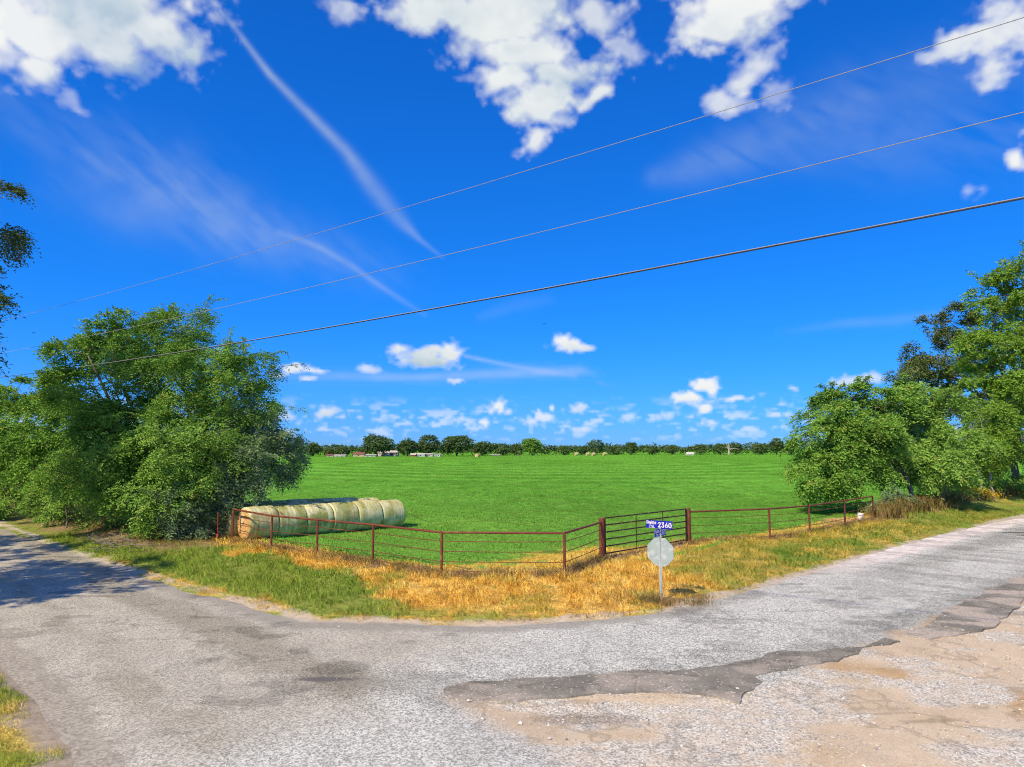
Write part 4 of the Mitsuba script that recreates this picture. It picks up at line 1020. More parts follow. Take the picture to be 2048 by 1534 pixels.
far_tree('large twin crowned distant oak beside the tan barn', -69.39, 355, [(-69.39, 355.0, 6.4, 7.09, 7.09, 4.57), (-72.51, 355.0, 7.54, 4.68, 4.68, 3.66), (-65.49, 355.0, 6.35, 4.94, 4.94, 3.08), (-76.41, 355.0, 3.45, 2.86, 2.86, 1.67)], 205, 'mat_leaf_far', 1200, 0.75)
far_tree('dome shaped distant oak between the two house groups', -55.08, 360, [(-55.08, 360.0, 5.28, 4.99, 4.99, 3.77), (-53.33, 357.92, 5.59, 2.83, 2.83, 2.26), (-52.36, 359.94, 5.44, 2.83, 2.83, 2.26), (-52.97, 358.28, 4.96, 2.83, 2.83, 2.26)], 206, 'mat_leaf_far', 800, 0.75)
far_tree('tall distant oak with an airy crown above the white sheds', -44.36, 365, [(-44.36, 365.0, 6.66, 5.17, 5.17, 4.76), (-44.36, 365.0, 7.85, 5.34, 5.34, 3.81), (-47.56, 365.0, 5.05, 3.47, 3.47, 2.45), (-40.61, 365.0, 5.05, 3.74, 3.74, 2.45)], 207, 'mat_leaf_far', 700, 0.75)
far_tree('broadest and densest distant oak of the far tree line', -29.52, 370, [(-29.52, 370.0, 6.57, 7.15, 7.15, 4.69), (-32.23, 370.0, 7.39, 6.23, 6.23, 3.58), (-26.0, 370.0, 7.21, 5.96, 5.96, 3.5), (-35.48, 370.0, 4.37, 3.52, 3.52, 2.12)], 208, 'mat_leaf_far', 1300, 0.75)
far_tree('distant tree at the right shoulder of the broadest oak', -16.35, 385, [(-16.35, 385.0, 4.54, 4.46, 4.46, 3.25), (-20.29, 385.0, 4.8, 3.38, 3.38, 2.33), (-14.09, 385.0, 4.43, 3.38, 3.38, 2.15)], 209, 'mat_leaf_far', 460, 0.75)
far_tree('low bushy distant tree beside the long pale shed', -4.98, 400, [(-4.98, 400.0, 2.84, 3.87, 3.87, 2.03), (-5.35, 397.93, 3.37, 2.2, 2.2, 1.22), (-6.79, 401.08, 3.29, 2.2, 2.2, 1.22), (-2.88, 400.21, 3.22, 2.2, 2.2, 1.22)], 210, 'mat_leaf_far', 240, 0.75)
far_tree('mid sized distant tree left of the lone round tree', 2.96, 405, [(2.96, 405.0, 3.83, 3.39, 3.39, 2.74), (1.22, 405.61, 4.04, 1.93, 1.93, 1.64), (3.43, 406.79, 4.48, 1.93, 1.93, 1.64), (2.13, 406.65, 5.06, 1.93, 1.93, 1.64)], 211, 'mat_leaf_far', 260, 0.75)
far_tree('rounded bright distant tree standing alone in the middle of the far tree line', 12.01, 400, [(12.01, 400.0, 5.93, 5.15, 5.15, 4.24), (9.48, 398.77, 6.05, 2.93, 2.93, 2.54), (9.21, 400.32, 7.3, 2.93, 2.93, 2.54), (13.31, 402.49, 5.65, 2.93, 2.93, 2.54)], 212, 'mat_leaf_mid', 820, 0.75)
far_tree('low distant tree right of the round middle tree', 32.74, 430, [(32.74, 430.0, 3.4, 3.74, 3.74, 2.43), (31.54, 428.35, 4.06, 2.12, 2.12, 1.46), (31.06, 431.15, 3.61, 2.12, 2.12, 1.46), (31.12, 431.24, 4.25, 2.12, 2.12, 1.46)], 213, 'mat_leaf_far', 220, 0.75)
far_tree('low distant tree left of the open crowned oak', 43.44, 430, [(43.44, 430.0, 3.23, 3.46, 3.46, 2.3), (45.01, 431.06, 3.46, 1.97, 1.97, 1.38), (45.24, 430.57, 4.13, 1.97, 1.97, 1.38), (41.59, 430.37, 4.02, 1.97, 1.97, 1.38)], 214, 'mat_leaf_far', 200, 0.75)
far_tree('distant open crowned oak with its pale trunk showing above far bales', 52.25, 430, [(52.25, 430.0, 5.85, 5.26, 5.26, 4.18), (49.11, 430.0, 5.45, 3.15, 3.15, 2.64), (54.14, 430.0, 6.28, 3.78, 3.78, 3.04), (56.98, 430.0, 4.63, 2.52, 2.52, 2.24)], 215, 'mat_leaf_far', 380, 0.75)
far_tree('low wide distant tree right of the open crowned oak', 65.39, 440, [(65.39, 440.0, 3.07, 5.1, 5.1, 2.19), (67.82, 438.65, 3.7, 2.9, 2.9, 1.31), (63.73, 442.24, 3.52, 2.9, 2.9, 1.31), (64.04, 437.56, 4.01, 2.9, 2.9, 1.31)], 216, 'mat_leaf_far', 260, 0.75)
far_tree('upright distant tree halfway along the right tree line', 76.34, 440, [(76.34, 440.0, 4.68, 3.4, 3.4, 3.34), (77.51, 438.56, 5.63, 1.93, 1.93, 2.0), (76.11, 438.16, 5.49, 1.93, 1.93, 2.0), (75.33, 441.56, 5.99, 1.93, 1.93, 2.0)], 217, 'mat_leaf_far', 360, 0.75)
far_tree('low distant tree left of the white roofed shed', 91.91, 450, [(91.91, 450.0, 3.45, 4.06, 4.06, 2.46), (94.11, 449.72, 3.96, 2.31, 2.31, 1.48), (92.58, 447.89, 4.02, 2.31, 2.31, 1.48), (93.1, 451.87, 3.46, 2.31, 2.31, 1.48)], 218, 'mat_leaf_far', 230, 0.75)
far_tree('low wide distant tree above the white roofed shed', 104.76, 450, [(104.76, 450.0, 3.45, 4.64, 4.64, 2.46), (103.79, 447.66, 3.51, 2.64, 2.64, 1.48), (105.72, 447.66, 4.54, 2.64, 2.64, 1.48), (105.17, 452.5, 4.29, 2.64, 2.64, 1.48)], 219, 'mat_leaf_far', 240, 0.75)
far_tree('distant tree right of the white roofed shed', 123.21, 450, [(123.21, 450.0, 4.0, 3.62, 3.62, 2.86), (124.73, 448.74, 3.88, 2.06, 2.06, 1.71), (124.77, 448.8, 5.14, 2.06, 2.06, 1.71), (122.25, 451.73, 4.87, 2.06, 2.06, 1.71)], 220, 'mat_leaf_far', 260, 0.75)
far_tree('distant tree left of the dead grey tree', 136.71, 450, [(136.71, 450.0, 4.18, 3.77, 3.77, 2.99), (134.74, 450.58, 4.2, 2.14, 2.14, 1.79), (138.39, 448.81, 4.94, 2.14, 2.14, 1.79), (135.86, 451.87, 5.31, 2.14, 2.14, 1.79)], 221, 'mat_leaf_far', 280, 0.75)
far_tree('distant oak behind the dead grey tree', 148.22, 455, [(148.22, 455.0, 4.76, 4.1, 4.1, 3.4), (146.62, 456.56, 5.68, 2.33, 2.33, 2.04), (147.83, 452.8, 6.01, 2.33, 2.33, 2.04), (149.99, 453.63, 4.41, 2.33, 2.33, 2.04)], 222, 'mat_leaf_far', 300, 0.75)
far_tree('spreading distant tree third from the right hand trees', 158.48, 440, [(158.48, 440.0, 4.14, 5.67, 5.67, 2.96), (160.81, 437.97, 4.42, 3.22, 3.22, 1.77), (157.07, 437.24, 4.25, 3.22, 3.22, 1.77), (157.49, 437.07, 4.06, 3.22, 3.22, 1.77)], 223, 'mat_leaf_far', 420, 0.75)
far_tree('tallest distant tree near the right hand trees', 167.82, 435, [(167.82, 435.0, 6.25, 4.2, 4.2, 4.46), (165.6, 434.42, 6.25, 2.39, 2.39, 2.68), (166.09, 433.5, 5.87, 2.39, 2.39, 2.68), (168.42, 432.79, 7.28, 2.39, 2.39, 2.68)], 224, 'mat_leaf_far', 560, 0.75)
far_tree('last distant tree beside the right hand trees', 175.02, 430, [(175.02, 430.0, 5.15, 4.16, 4.16, 3.68), (173.21, 428.64, 5.55, 2.36, 2.36, 2.21), (177.29, 429.97, 5.11, 2.36, 2.36, 2.21), (173.76, 428.11, 6.6, 2.36, 2.36, 2.21)], 225, 'mat_leaf_far', 420, 0.75)
far_tree('distant tree seen through the leaves of the near right tree', 193.91, 430, [(193.91, 430.0, 3.93, 5.54, 5.54, 2.8), (192.48, 427.34, 4.68, 3.15, 3.15, 1.68), (196.79, 429.07, 4.9, 3.15, 3.15, 1.68), (191.58, 428.08, 3.69, 3.15, 3.15, 1.68)], 226, 'mat_leaf_far', 260, 0.75)
far_tree('distant tree hidden behind the right hand trees', 222.24, 430, [(222.24, 430.0, 3.93, 5.54, 5.54, 2.8), (219.22, 430.06, 4.33, 3.15, 3.15, 1.68), (223.64, 432.68, 4.13, 3.15, 3.15, 1.68), (224.05, 427.58, 4.09, 3.15, 3.15, 1.68)], 227, 'mat_leaf_far', 260, 0.75)

# the low unbroken line of woods behind them
rng = np.random.default_rng(91)
WOODS = [(-1390.98, 420, 10.35), (-212.01, 400, 8.05), (-117.95, 380, 6.32), (-91.32, 385, 5.17), (-63.95, 390, 5.75), (-22.21, 410, 6.9), (5.15, 440, 6.44), (42.43, 460, 6.44), (94.96, 470, 6.9), (129.37, 470, 6.67), (160.29, 460, 7.13), (189.75, 450, 8.62), (346.59, 440, 10.35), (1376.22, 420, 10.35)]
ms = []
line = np.array(WOODS)
seg = np.hypot(*np.diff(line[:, :2], axis=0).T)
for (x0, y0, h0), (x1, y1, h1), L in zip(line[:-1], line[1:], seg):
    c = int(min(1500, max(30, L * 15.0)))
    t = rng.random(c)
    x, y = x0 + (x1 - x0) * t, y0 + (y1 - y0) * t + rng.uniform(0, 9, c)
    hh = h0 + (h1 - h0) * t
    g = meshkit.fbm(np.stack([x * 0.11, y * 0.11, 0 * x], -1), 3, 17)
    z = rng.random(c) ** 0.45 * hh * (0.45 + 0.9 * g)
    pos = np.stack([x, y, z], 1)
    ms.append(leaves_mesh(pos, unit(np.stack([rng.normal(0, 0.6, c), -np.abs(rng.normal(0, 0.6, c)), np.full(c, 0.5)], 1)), 6, 0.95, 0.62, 1.6, 0.3, rng))
v, f = join(ms)
v[:, 2] = np.maximum(v[:, 2], 0.05)
lone("distant_woods", (v, f), "mat_leaf_far", "continuous low dark green line of woods closing the far side of the field", kind="stuff")


# ---------------------------------------------------------------- pipe fence and gate
def post(x, y, top, r):
    z = float(gz(x, y))
    n = 20
    p = [(x, y, z - 0.3), (x, y, top - r * 0.35), (x, y, top)]
    return tube(p, [r, r, r * 0.72], 12)


def fence(line, label, post_top, end_first=None, end_last=None):
    k = thing("pipe_fence", label, "fence")
    for i, (x, y) in enumerate(line):
        big = (i == 0 and end_first) or (i == len(line) - 1 and end_last)
        part(k, "gate_post" if big else "post", post(x, y, 1.62 if big else post_top, 0.105 if big else 0.045), "mat_rust", smooth=50)
    for a, b in zip(line[:-1], line[1:]):
        a3, b3 = (*a, post_top), (*b, post_top)
        part(k, "top_rail", tube([a3, b3], 0.038, 10), "mat_rust", smooth=50)
    for lv in (0.79, 0.55, 0.31, 0.09):
        pts = []
        for a, b in zip(line[:-1], line[1:]):
            za, zb = float(gz(*a)), float(gz(*b))
            for t in np.linspace(0, 1, 6)[:-1]:
                x, y = a[0] + (b[0] - a[0]) * t, a[1] + (b[1] - a[1]) * t
                pts.append((x, y, za + (zb - za) * t + lv * (post_top - 0.1) - 0.015 * math.sin(math.pi * t)))
        pts.append((*line[-1], float(gz(*line[-1])) + lv * (post_top - 0.1)))
        part(k, "cable", tube(pts, 0.0125, 6), "mat_rust", smooth=True)
    return k


fence(FENCE_L, "rust red pipe and cable fence left of the gate, in front of the hay bales", 1.46, None, True)
fence(FENCE_R, "rust red pipe and cable fence right of the gate, running to the right hand trees", 1.46, True, None)

ga, gb = np.array(FENCE_L[-1]), np.array(FENCE_R[0])
gd = (gb - ga) / np.linalg.norm(gb - ga)
ga, gb = ga + gd * 0.20, gb - gd * 0.20
zg = float(gz(*((ga + gb) / 2))) + 0.16
k = thing("farm_gate", "dark brown six bar metal farm gate between two thick rusty posts", "gate")
for i in range(6):
    z = zg + 0.03 + i * 0.262
    part(k, "bar", tube([(*ga, z), (*gb, z)], 0.026, 9), "mat_gate", smooth=50)
for t in (0.0, 0.345, 0.675, 1.0):
    q = ga + (gb - ga) * t
    o = 0.0 if t in (0.0, 1.0) else 0.035
    n = np.array([gd[1], -gd[0]]) * o
    part(k, "upright", tube([(*(q + n), zg - 0.02), (*(q + n), zg + 1.36)], 0.027 if o == 0 else 0.017, 8), "mat_gate", smooth=50)
for z in (zg + 0.2, zg + 1.1):
    q = gb + gd * 0.05
    part(k, "hinge", box((*q, z), (0.12, 0.05, 0.06), math.atan2(gd[1], gd[0])), "mat_gate")

# red steel post by the thicket
x, y = -13.15, 31.0
lone("fence_post", cat([box((x, y, 0.62), (0.045, 0.012, 1.5)), box((x, y - 0.02, 0.62), (0.012, 0.03, 1.5)), box((x, y - 0.03, 0.35), (0.09, 0.006, 0.12))]), "mat_post_red", "thin red steel post standing just left of the pipe fence end", "fence post")

# wire fence behind the right hand trees
k = thing("wire_fence", "old wire fence on dark posts on the weedy bank under the right hand trees", "fence")
WF = [(23.1, 42.0), (27.9, 46.4), (30.1, 47.6), (33.6, 51.0), (38.5, 55.2)]
for i, (x, y) in enumerate(WF):
    part(k, "post", tube([(x, y, float(gz(x, y)) - 0.2), (x + 0.03, y, float(gz(x, y)) + 1.25)], [0.035, 0.05, 0.09, 0.035, 0.06][i], 7), "mat_old_wood", smooth=50)
for lv in (0.3, 0.6, 0.9, 1.15):
    part(k, "wire", tube([(x, y, float(gz(x, y)) + lv) for x, y in WF], 0.007, 4), "mat_old_wood")


# ---------------------------------------------------------------- hay bales
def bale(label, c, r, L, ang, seed, group):
    rng = np.random.default_rng(seed)
    k = thing("hay_bale", label, "hay bale", group)
    na, nt = 12, 40
    prof = [(-L / 2, r - 0.06), (-L / 2 + 0.02, r - 0.02)] + [(t, r + 0.014 * math.sin(math.pi * (t / L + 0.5))) for t in np.linspace(-L / 2 + 0.09, L / 2 - 0.09, na)] + [(L / 2 - 0.02, r - 0.02), (L / 2, r - 0.06)]
    th = np.arange(nt) * 2 * np.pi / nt

    def rot(p):
        ca, sa = math.cos(ang), math.sin(ang)
        x, s, z = p[:, 0], p[:, 1], p[:, 2]
        z = np.maximum(z, -r * 0.955)
        w = np.stack([c[0] + x * ca - s * sa, c[1] + x * sa + s * ca, c[2] + z], 1)
        return w

    v = []
    for a, rr in prof:
        v.append(np.stack([np.full(nt, a), rr * np.cos(th), rr * np.sin(th)], 1))
    v = np.vstack(v)
    nn = meshkit.fbm(np.c_[v[:, 0] * 5 + seed, v[:, 1:] * 1.8], 3, seed) - 0.5
    v[:, 1:] *= (1 + 0.055 * nn)[:, None]
    f = []
    i, j = np.arange(nt), (np.arange(nt) + 1) % nt
    for q in range(len(prof) - 1):
        b = q * nt
        f += [np.stack([b + i, b + nt + j, b + nt + i], 1), np.stack([b + i, b + j, b + nt + j], 1)]
    part(k, "net_wrap", trimesh.Trimesh(rot(v), np.vstack(f), process=False), "mat_hay", smooth=True)
    for s in (-1, 1):
        fv, ff = [], []
        rings = np.linspace(0.0, 1, 7) * (r - 0.055)
        for rr in rings:
            fv.append(np.stack([np.full(nt, s * (L / 2 + 0.025 * (1 - (rr / r) ** 2))) + (rng.random(nt) - 0.5) * 0.035 * (rr < rings[-1]), rr * np.cos(th), rr * np.sin(th)], 1))
        fv = np.vstack(fv)
        for q in range(6):
            b = q * nt
            a1, a2 = np.stack([b + i, b + nt + i, b + nt + j], 1), np.stack([b + i, b + nt + j, b + j], 1)
            ff += [a1, a2]
        ff = np.vstack(ff)
        if s < 0:
            ff = ff[:, ::-1]
        part(k, "straw_face", trimesh.Trimesh(rot(fv), ff, process=False), "mat_straw", smooth=False)
    return k


ORD = ["first", "second", "third", "fourth", "fifth", "sixth", "seventh"]
hd = math.atan2(HD[1], HD[0])
start = np.array([-12.15, 31.35])
back = np.array([-HD[1], HD[0]])
for row, (off, n, sh) in enumerate(((0.0, 6, 0.0), (1.57, 6, -0.35), (3.12, 6, -0.75))):
    for i in range(n):
        q = start + HD * (0.70 + 1.385 * i + sh) + back * off
        r = 0.75 + 0.012 * math.sin(5.1 * i + 2 * row)
        if row == 0:
            lab = f"{ORD[i]} round hay bale of the front row counted from the left, behind the pipe fence" if i else "nearest round hay bale, its orange straw end facing the road at left"
            if i == 5:
                lab = "last round hay bale at the right end of the front row in the grass"
        elif row == 1:
            lab = f"{ORD[i]} round hay bale from the left in the middle row, behind the front row"
        else:
            lab = f"{ORD[i]} round hay bale from the left in the shaded back row"
        bale(lab, (*q, 0.955 * r + float(gz(*q)) - 0.04), r, 1.375, hd + 0.02 * math.sin(3 * i + row), 100 + row * 10 + i, "weathered round bales lined up behind the fence")


# ---------------------------------------------------------------- the sign at the corner
k = thing("stop_sign", "back of an octagonal stop sign on a galvanised post with two blue road name blades", "road sign")
sx, sy = 4.1, 19.25
sz = float(gz(sx, sy))
sa = math.radians(-36)           # the plate's face looks along the right hand road
tx, ty = math.cos(sa), math.sin(sa)      # along the plate
fx, fy = -ty, tx                         # towards the traffic (away from here)
# u-channel post with punched holes
chan = shapely.Polygon([(-0.04, 0.0), (-0.022, 0.0), (-0.016, 0.028), (0.016, 0.028), (0.022, 0.0), (0.04, 0.0), (0.04, -0.004), (0.019, -0.004), (0.013, 0.023), (-0.013, 0.023), (-0.019, -0.004), (-0.04, -0.004)])
H = 1.80
pm = trimesh.creation.extrude_polygon(chan, H + 0.3, engine="earcut")
pm.apply_translation([0, 0, -0.3])


def place(m, dz=0.0, dn=0.0, ang=sa):
    m = m.copy()
    m.apply_transform(trimesh.transformations.rotation_matrix(ang, [0, 0, 1]))
    m.apply_translation([sx + fx * dn, sy + fy * dn, sz + dz])
    return m


pm.apply_transform(np.diag([1, -1, 1, 1.0]))
pm.invert()
part(k, "post", place(pm, 0, 0.0), "mat_steel", smooth=False)
hm = cat([box((0, -0.0295, z), (0.011, 0.002, 0.014)) for z in np.arange(0.08, H - 0.02, 0.052)])
part(k, "punched_hole", place(hm), "mat_hole", label="column of small dark punched holes down the post", kind="stuff")
R8 = 0.385 / math.cos(math.pi / 8)
octo = shapely.Polygon([(R8 * math.cos(a), R8 * math.sin(a)) for a in np.arange(8) * math.pi / 4 + math.pi / 8]).buffer(-0.03).buffer(0.03, quad_segs=4)


def plate(poly, th):
    m = trimesh.creation.extrude_polygon(poly, th, engine="earcut")
    m.apply_transform(trimesh.transformations.rotation_matrix(math.pi / 2, [1, 0, 0]))
    return m          # in the xz plane, from y = -th to 0


pl = plate(octo, 0.004)
part(k, "stop_plate", place(pl, 1.30, 0.010), "mat_plate")
rf = plate(octo.buffer(-0.002), 0.002)
part(k, "red_face", place(rf, 1.30, 0.0125), "mat_red", label="red front of the stop sign, facing away")
part(k, "bolt", place(cat([trimesh.creation.icosphere(subdivisions=1, radius=0.012).apply_translation([0, -0.032, 1.52])])), "mat_steel")
part(k, "bolt", place(cat([trimesh.creation.icosphere(subdivisions=1, radius=0.012).apply_translation([0, -0.032, 1.08])])), "mat_steel")


def name_blade(ang, zc, number, off, label):
    w, h = 0.78, 0.215
    cx, cy = 0.0, 0.0
    bl = plate(shapely.box(-w / 2 + 0.015, -h / 2 + 0.015, w / 2 - 0.015, h / 2 - 0.015).buffer(0.015), 0.003)
    bl.apply_translation([off, 0, 0])
    b = part(k, "name_blade", place(bl, zc, 0.0, ang), "mat_blue", label=label)

    def word(text, hh, xc, zc2, wd, bold=True):
        m = meshkit.text_mesh(text, hh, 0.0015, bold)
        e = m.bounds
        m.apply_translation([-(e[0][0] + e[1][0]) / 2, -(e[0][1] + e[1][1]) / 2, 0])
        m.apply_scale([wd / (e[1][0] - e[0][0]), 1, 1])
        m.apply_transform(trimesh.transformations.rotation_matrix(math.pi / 2, [1, 0, 0]))
        m.apply_translation([xc + off, -0.0035, zc2])
        part(b, "lettering", place(m, zc, 0.0, ang), "mat_white", label=f"white lettering reading {text}")

    word("Rains", 0.088, -0.225, 0.048, 0.29, True)
    word("Co.", 0.080, -0.205, -0.058, 0.16, True)
    word(number, 0.135, 0.170, -0.005, 0.40, True)


name_blade(sa, H + 0.245, "2360", -0.02, "upper blue road name blade reading Rains Co. 2360")
name_blade(sa + math.pi / 2, H + 0.03, "2370", 0.03, "lower blue road name blade reading Rains Co. 2370, turned edgewise")
for zb, hb in ((H + 0.135, 0.05), (H - 0.09, 0.06)):
    part(k, "bracket", place(box((0, 0, zb), (0.05, 0.03, hb))), "mat_steel")

# ---------------------------------------------------------------- overhead wires
def wire_path(z_at, t0=-2.0, t1=2.6, n=70, off=0.0):
    t = np.linspace(t0, t1, n)
    x, y = 7.93 - 32.73 * t, 10 + 24 * t
    c = np.polyfit(*zip(*z_at), 2)
    return np.stack([x, y, np.polyval(c, t)], 1)


up = wire_path([(0, 10.85), (0.242, 10.72), (1.0, 10.86)])
lone("power_line", tube(up, 0.007, 6), "mat_wire", "highest of the three overhead wires crossing the sky", "power line", smooth=True)
md = wire_path([(0.005, 9.34), (0.242, 9.15), (0.557, 9.03), (1.0, 9.13)])
lone("power_line", tube(md, 0.0075, 6), "mat_wire", "middle one of the three overhead wires crossing the sky", "power line", smooth=True)
lo = wire_path([(0.004, 8.0), (0.242, 7.82), (0.54, 7.70), (0.8575, 7.77)], n=900)
k = thing("power_line", "lowest and thickest overhead cable, black and grey strands twisted together", "power line")
ph = np.pi / 2 - (np.linspace(-2.0, 2.6, 900) - 0.1) * 1.2
sd_ = np.array([24.0, 32.73, 0]) / math.hypot(24.0, 32.73)
for q, (rad, mat, nm) in enumerate(((0.0095, "mat_wire", "neutral_wire"), (0.011, "mat_insul", "insulated_wire"))):
    a = ph + math.pi * q
    hel = lo + 0.0105 * (np.cos(a)[:, None] * sd_ + np.sin(a)[:, None] * np.array([0, 0, 1.0]))
    part(k, nm, tube(hel, rad, 6), mat, smooth=True)


def building(kind, label, cat_, x0, x1, y, h, depth, wall, roof, rh, wins):
    """a gabled building whose long side faces the field, eaves at (1 - rh) of its height"""
    k = thing(kind, label, cat_)
    w, e, cx = x1 - x0, h * (1 - rh), (x0 + x1) / 2
    part(k, "wall", box((cx, y + depth / 2, e / 2), (w, depth, e)), wall)
    o = 0.25
    sec = shapely.Polygon([(-depth / 2 - o, e - 0.05), (0, h - 0.05), (depth / 2 + o, e - 0.05), (depth / 2 + o, e + 0.1), (0, h + 0.1), (-depth / 2 - o, e + 0.1)])
    m = trimesh.creation.extrude_polygon(sec, w + 2 * o, engine="earcut")
    v = m.vertices.copy()
    m.vertices = np.stack([v[:, 2] - w / 2 - o + cx, v[:, 0] + y + depth / 2, v[:, 1]], 1)
    part(k, "roof", m, roof)
    for s in (-1, 1):
        tri = np.array([[cx + s * w / 2, y, e], [cx + s * w / 2, y + depth, e], [cx + s * w / 2, y + depth / 2, h - 0.06]])
        part(k, "gable", trimesh.Trimesh(tri, [[0, 1, 2]] if s > 0 else [[0, 2, 1]], process=False), wall)
    for i in range(wins):
        x = x0 + w * (i + 0.7) / (wins + 0.4)
        part(k, "window", box((x, y - 0.03, e * 0.58), (min(1.2, w * 0.18), 0.06, e * 0.36)), "mat_glass_dark")
    if wins:
        part(k, "door", box((x0 + w * 0.25, y - 0.03, e * 0.42), (0.9, 0.06, e * 0.80)), "mat_roof_grey")


building('barn', 'small tan barn with a red roof at the left of the far tree line', 'barn', -79.81, -74.51, 345, 2.2, 5, 'mat_wall_tan', 'mat_roof_red', 0.38, 1)
building('mobile_home', 'low white mobile home under the large twin crowned oak', 'mobile home', -74.25, -68.7, 345, 1.32, 5, 'mat_wall_white', 'mat_roof_grey', 0.38, 2)
building('house', 'pale tan house half hidden behind the large twin crowned oak', 'house', -71.54, -61.09, 366, 3.01, 5, 'mat_wall_pale', 'mat_roof_pale', 0.38, 2)
building('mobile_home', 'white trailer home with dark windows left of the tan barn', 'mobile home', -90.18, -84.58, 348, 1.05, 5, 'mat_wall_white', 'mat_roof_pale', 0.38, 2)
building('shed', 'small red brown shed at the far left of the houses', 'shed', -95.09, -91.74, 352, 1.14, 5, 'mat_wall_pale', 'mat_roof_red', 0.38, 1)
building('shed', 'little white shed with red sides between the dome shaped and airy oaks', 'shed', -51.76, -49.19, 350, 1.66, 5, 'mat_roof_red', 'mat_wall_white', 0.38, 0)
building('shed', 'white gabled shed left of the airy oak trunk', 'shed', -48.96, -44.84, 352, 1.78, 5, 'mat_wall_white', 'mat_roof_pale', 0.38, 1)
building('shed', 'white flat shed right of the airy oak trunk', 'shed', -44.83, -41.18, 356, 1.75, 5, 'mat_wall_white', 'mat_roof_grey', 0.38, 1)
building('mobile_home', 'small white trailer at the foot of the broadest oak', 'trailer', -39.46, -36.64, 350, 1.41, 5, 'mat_wall_white', 'mat_wall_white', 0.1, 2)
building('shed', 'long low pale shed right of the far hay bale', 'shed', -12.43, -7.23, 395, 0.91, 5, 'mat_roof_pale', 'mat_roof_grey', 0.38, 0)
building('shed', 'white roofed shed standing alone at the right of the field edge', 'shed', 108.58, 112.63, 425, 1.89, 5, 'mat_wall_white', 'mat_wall_white', 0.6, 0)
bale('lone round hay bale far out in the field', (-16.67, 330, 0.88), 0.95, 1.7, 1.2, 955, 'round bales far off in the field')
bale('far round hay bale, leftmost of four by the open crowned oak', (37.48, 400, 0.93), 1.0, 1.7, 0.4, 1152, 'round bales far off in the field')
bale('second far round hay bale by the open crowned oak', (44.22, 400, 0.93), 1.0, 1.7, 0.4, 1175, 'round bales far off in the field')
bale('third and largest far round hay bale by the open crowned oak', (45.66, 385, 0.93), 1.0, 1.7, 0.4, 1186, 'round bales far off in the field')
bale('rightmost far round hay bale by the open crowned oak', (53.88, 400, 0.93), 1.0, 1.7, 0.4, 1208, 'round bales far off in the field')
lone('fence_post', tube([(-6.37, 290, -0.2), (-6.37, 290, 1.9)], 0.14, 6), 'mat_old_wood', 'distant field fence post right of the lone bale', 'fence post')
lone('fence_post', tube([(2.64, 300, -0.2), (2.64, 300, 1.9)], 0.14, 6), 'mat_old_wood', 'distant field fence post left of the round middle tree', 'fence post')
lone('fence_post', tube([(11.12, 310, -0.2), (11.12, 310, 1.9)], 0.14, 6), 'mat_old_wood', 'distant field fence post below the round middle tree', 'fence post')
lone('fence_post', tube([(21.08, 320, -0.2), (21.08, 320, 1.9)], 0.14, 6), 'mat_old_wood', 'distant field fence post right of the round middle tree', 'fence post')

# bare dead tree at the far field edge
rng = np.random.default_rng(77)
k = thing("dead_tree", "bare grey dead tree at the right of the far field edge", "tree")
b0 = np.array([138.51, 438.0, -0.2])
p, r = limb(b0, b0 + [0.4, 0, 4.6], 0.75, 0.35, rng, 7, 0.2)
part(k, "trunk", tube(p, r, 7), "mat_pale_bark", smooth=True)
for q in ((-1.6, 0, 7.6), (1.4, 0.4, 7.2), (6.0, 0, 3.6), (0.2, 0.3, 8.4), (-2.6, 0, 5.2)):
    p2, r2 = limb(p[4], b0 + q, 0.32, 0.10, rng, 6, 0.25)
    part(k, "branch", tube(p2, r2, 6), "mat_pale_bark", smooth=True)


# white bucket on the sand hump by the right hand fence
k = thing("bucket", "white plastic bucket lying by the sandy hump under the right fence", "bucket")
bz = float(gz(19.75, 39.35))
pr = np.array([(0.0, 0.0), (0.125, 0.0), (0.15, 0.36), (0.158, 0.36), (0.158, 0.385), (0.145, 0.385), (0.12, 0.012), (0.0, 0.012)])
m = trimesh.creation.revolve(pr, sections=24)
m.apply_transform(trimesh.transformations.rotation_matrix(0.22, [1, 0.4, 0]))
m.apply_translation([19.75, 39.35, bz - 0.02])
part(k, "tub", m, "mat_white", smooth=40)
t = np.linspace(0, math.pi, 12)
hdl = np.stack([0.158 * np.cos(t), 0 * t - 0.16 * np.sin(t), 0.34 - 0.05 * np.sin(t)], 1) + [19.75, 39.35, bz]
part(k, "handle", tube(hdl, 0.005, 5), "mat_wire", smooth=True)

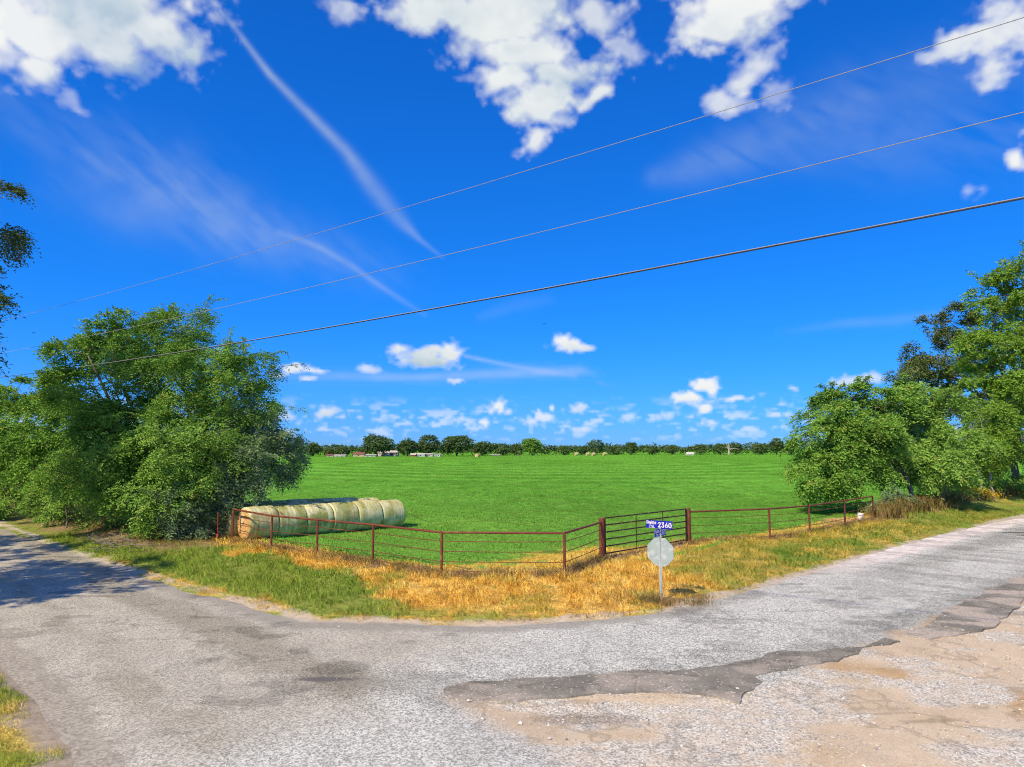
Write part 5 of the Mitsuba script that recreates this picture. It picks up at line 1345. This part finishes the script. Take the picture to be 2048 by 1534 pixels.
# heap of cut sticks by the left road
rng = np.random.default_rng(55)
c = np.array([-16.9, 29.4])
n = 85
a = rng.normal([0, 0], [1.1, 0.4], (n, 2)) @ np.array([[0.72, -0.69], [0.69, 0.72]])
p0 = np.c_[c + a, rng.uniform(0.02, 0.35, n)]
p0[:, 2] += gz(p0[:, 0], p0[:, 1])
ang = rng.uniform(0, 6.28, n)
ln = rng.uniform(0.3, 1.0, n)
p1 = p0 + np.stack([np.cos(ang) * ln, np.sin(ang) * ln * 0.6, rng.normal(0.02, 0.16, n)], 1)
p1[:, 2] = np.maximum(p1[:, 2], gz(p1[:, 0], p1[:, 1]) + 0.02)
lone("brush_pile", tubes3(p0, p1, 0.018, 0.009), "mat_old_wood", "low heap of dead sticks on the left roadside under the thicket", kind="stuff")

# yellow flowers on the right bank
rng = np.random.default_rng(56)
n = 300
pos = np.c_[rng.normal([34.2, 50.2], [0.55, 0.5], (n, 2)), rng.uniform(0.25, 0.75, n)]
pos[:, 2] += gz(pos[:, 0], pos[:, 1])
lone("yellow_flowers", leaves_mesh(pos, np.tile([0, 0, 1.0], (n, 1)), 5, 0.07, 0.06, 0.07, 0.0, rng, 1.0), "mat_flower", "patch of yellow wildflowers on the bank under the thin pale tree", kind="stuff")

# two far birds
for bx_, by_, bz_, s, lab in (5.69, 120.0, 26.26, 0.32, "tiny dark bird high in the middle of the sky"), (-85.05, 120.0, 24.64, 0.36, "tiny dark bird in the sky above the left trees"):
    k = thing("bird", lab, "bird")
    body = trimesh.creation.icosphere(subdivisions=2, radius=1.0)
    body.apply_scale([0.16 * s, 0.55 * s, 0.15 * s])
    body.apply_translation([bx_, by_, bz_])
    part(k, "body", body, "mat_insul", smooth=True)
    for q in (-1, 1):
        w = np.array([[0, -0.2, 0.05], [0, 0.2, 0.05], [q * 0.6, 0.12, 0.28], [q * 0.6, -0.14, 0.28], [q * 1.2, 0.05, 0.12]]) * s
        w2 = w - [0, 0, 0.03 * s]
        m = trimesh.convex.convex_hull(np.vstack([w, w2]) + [bx_, by_, bz_])
        part(k, "wing", m, "mat_insul")
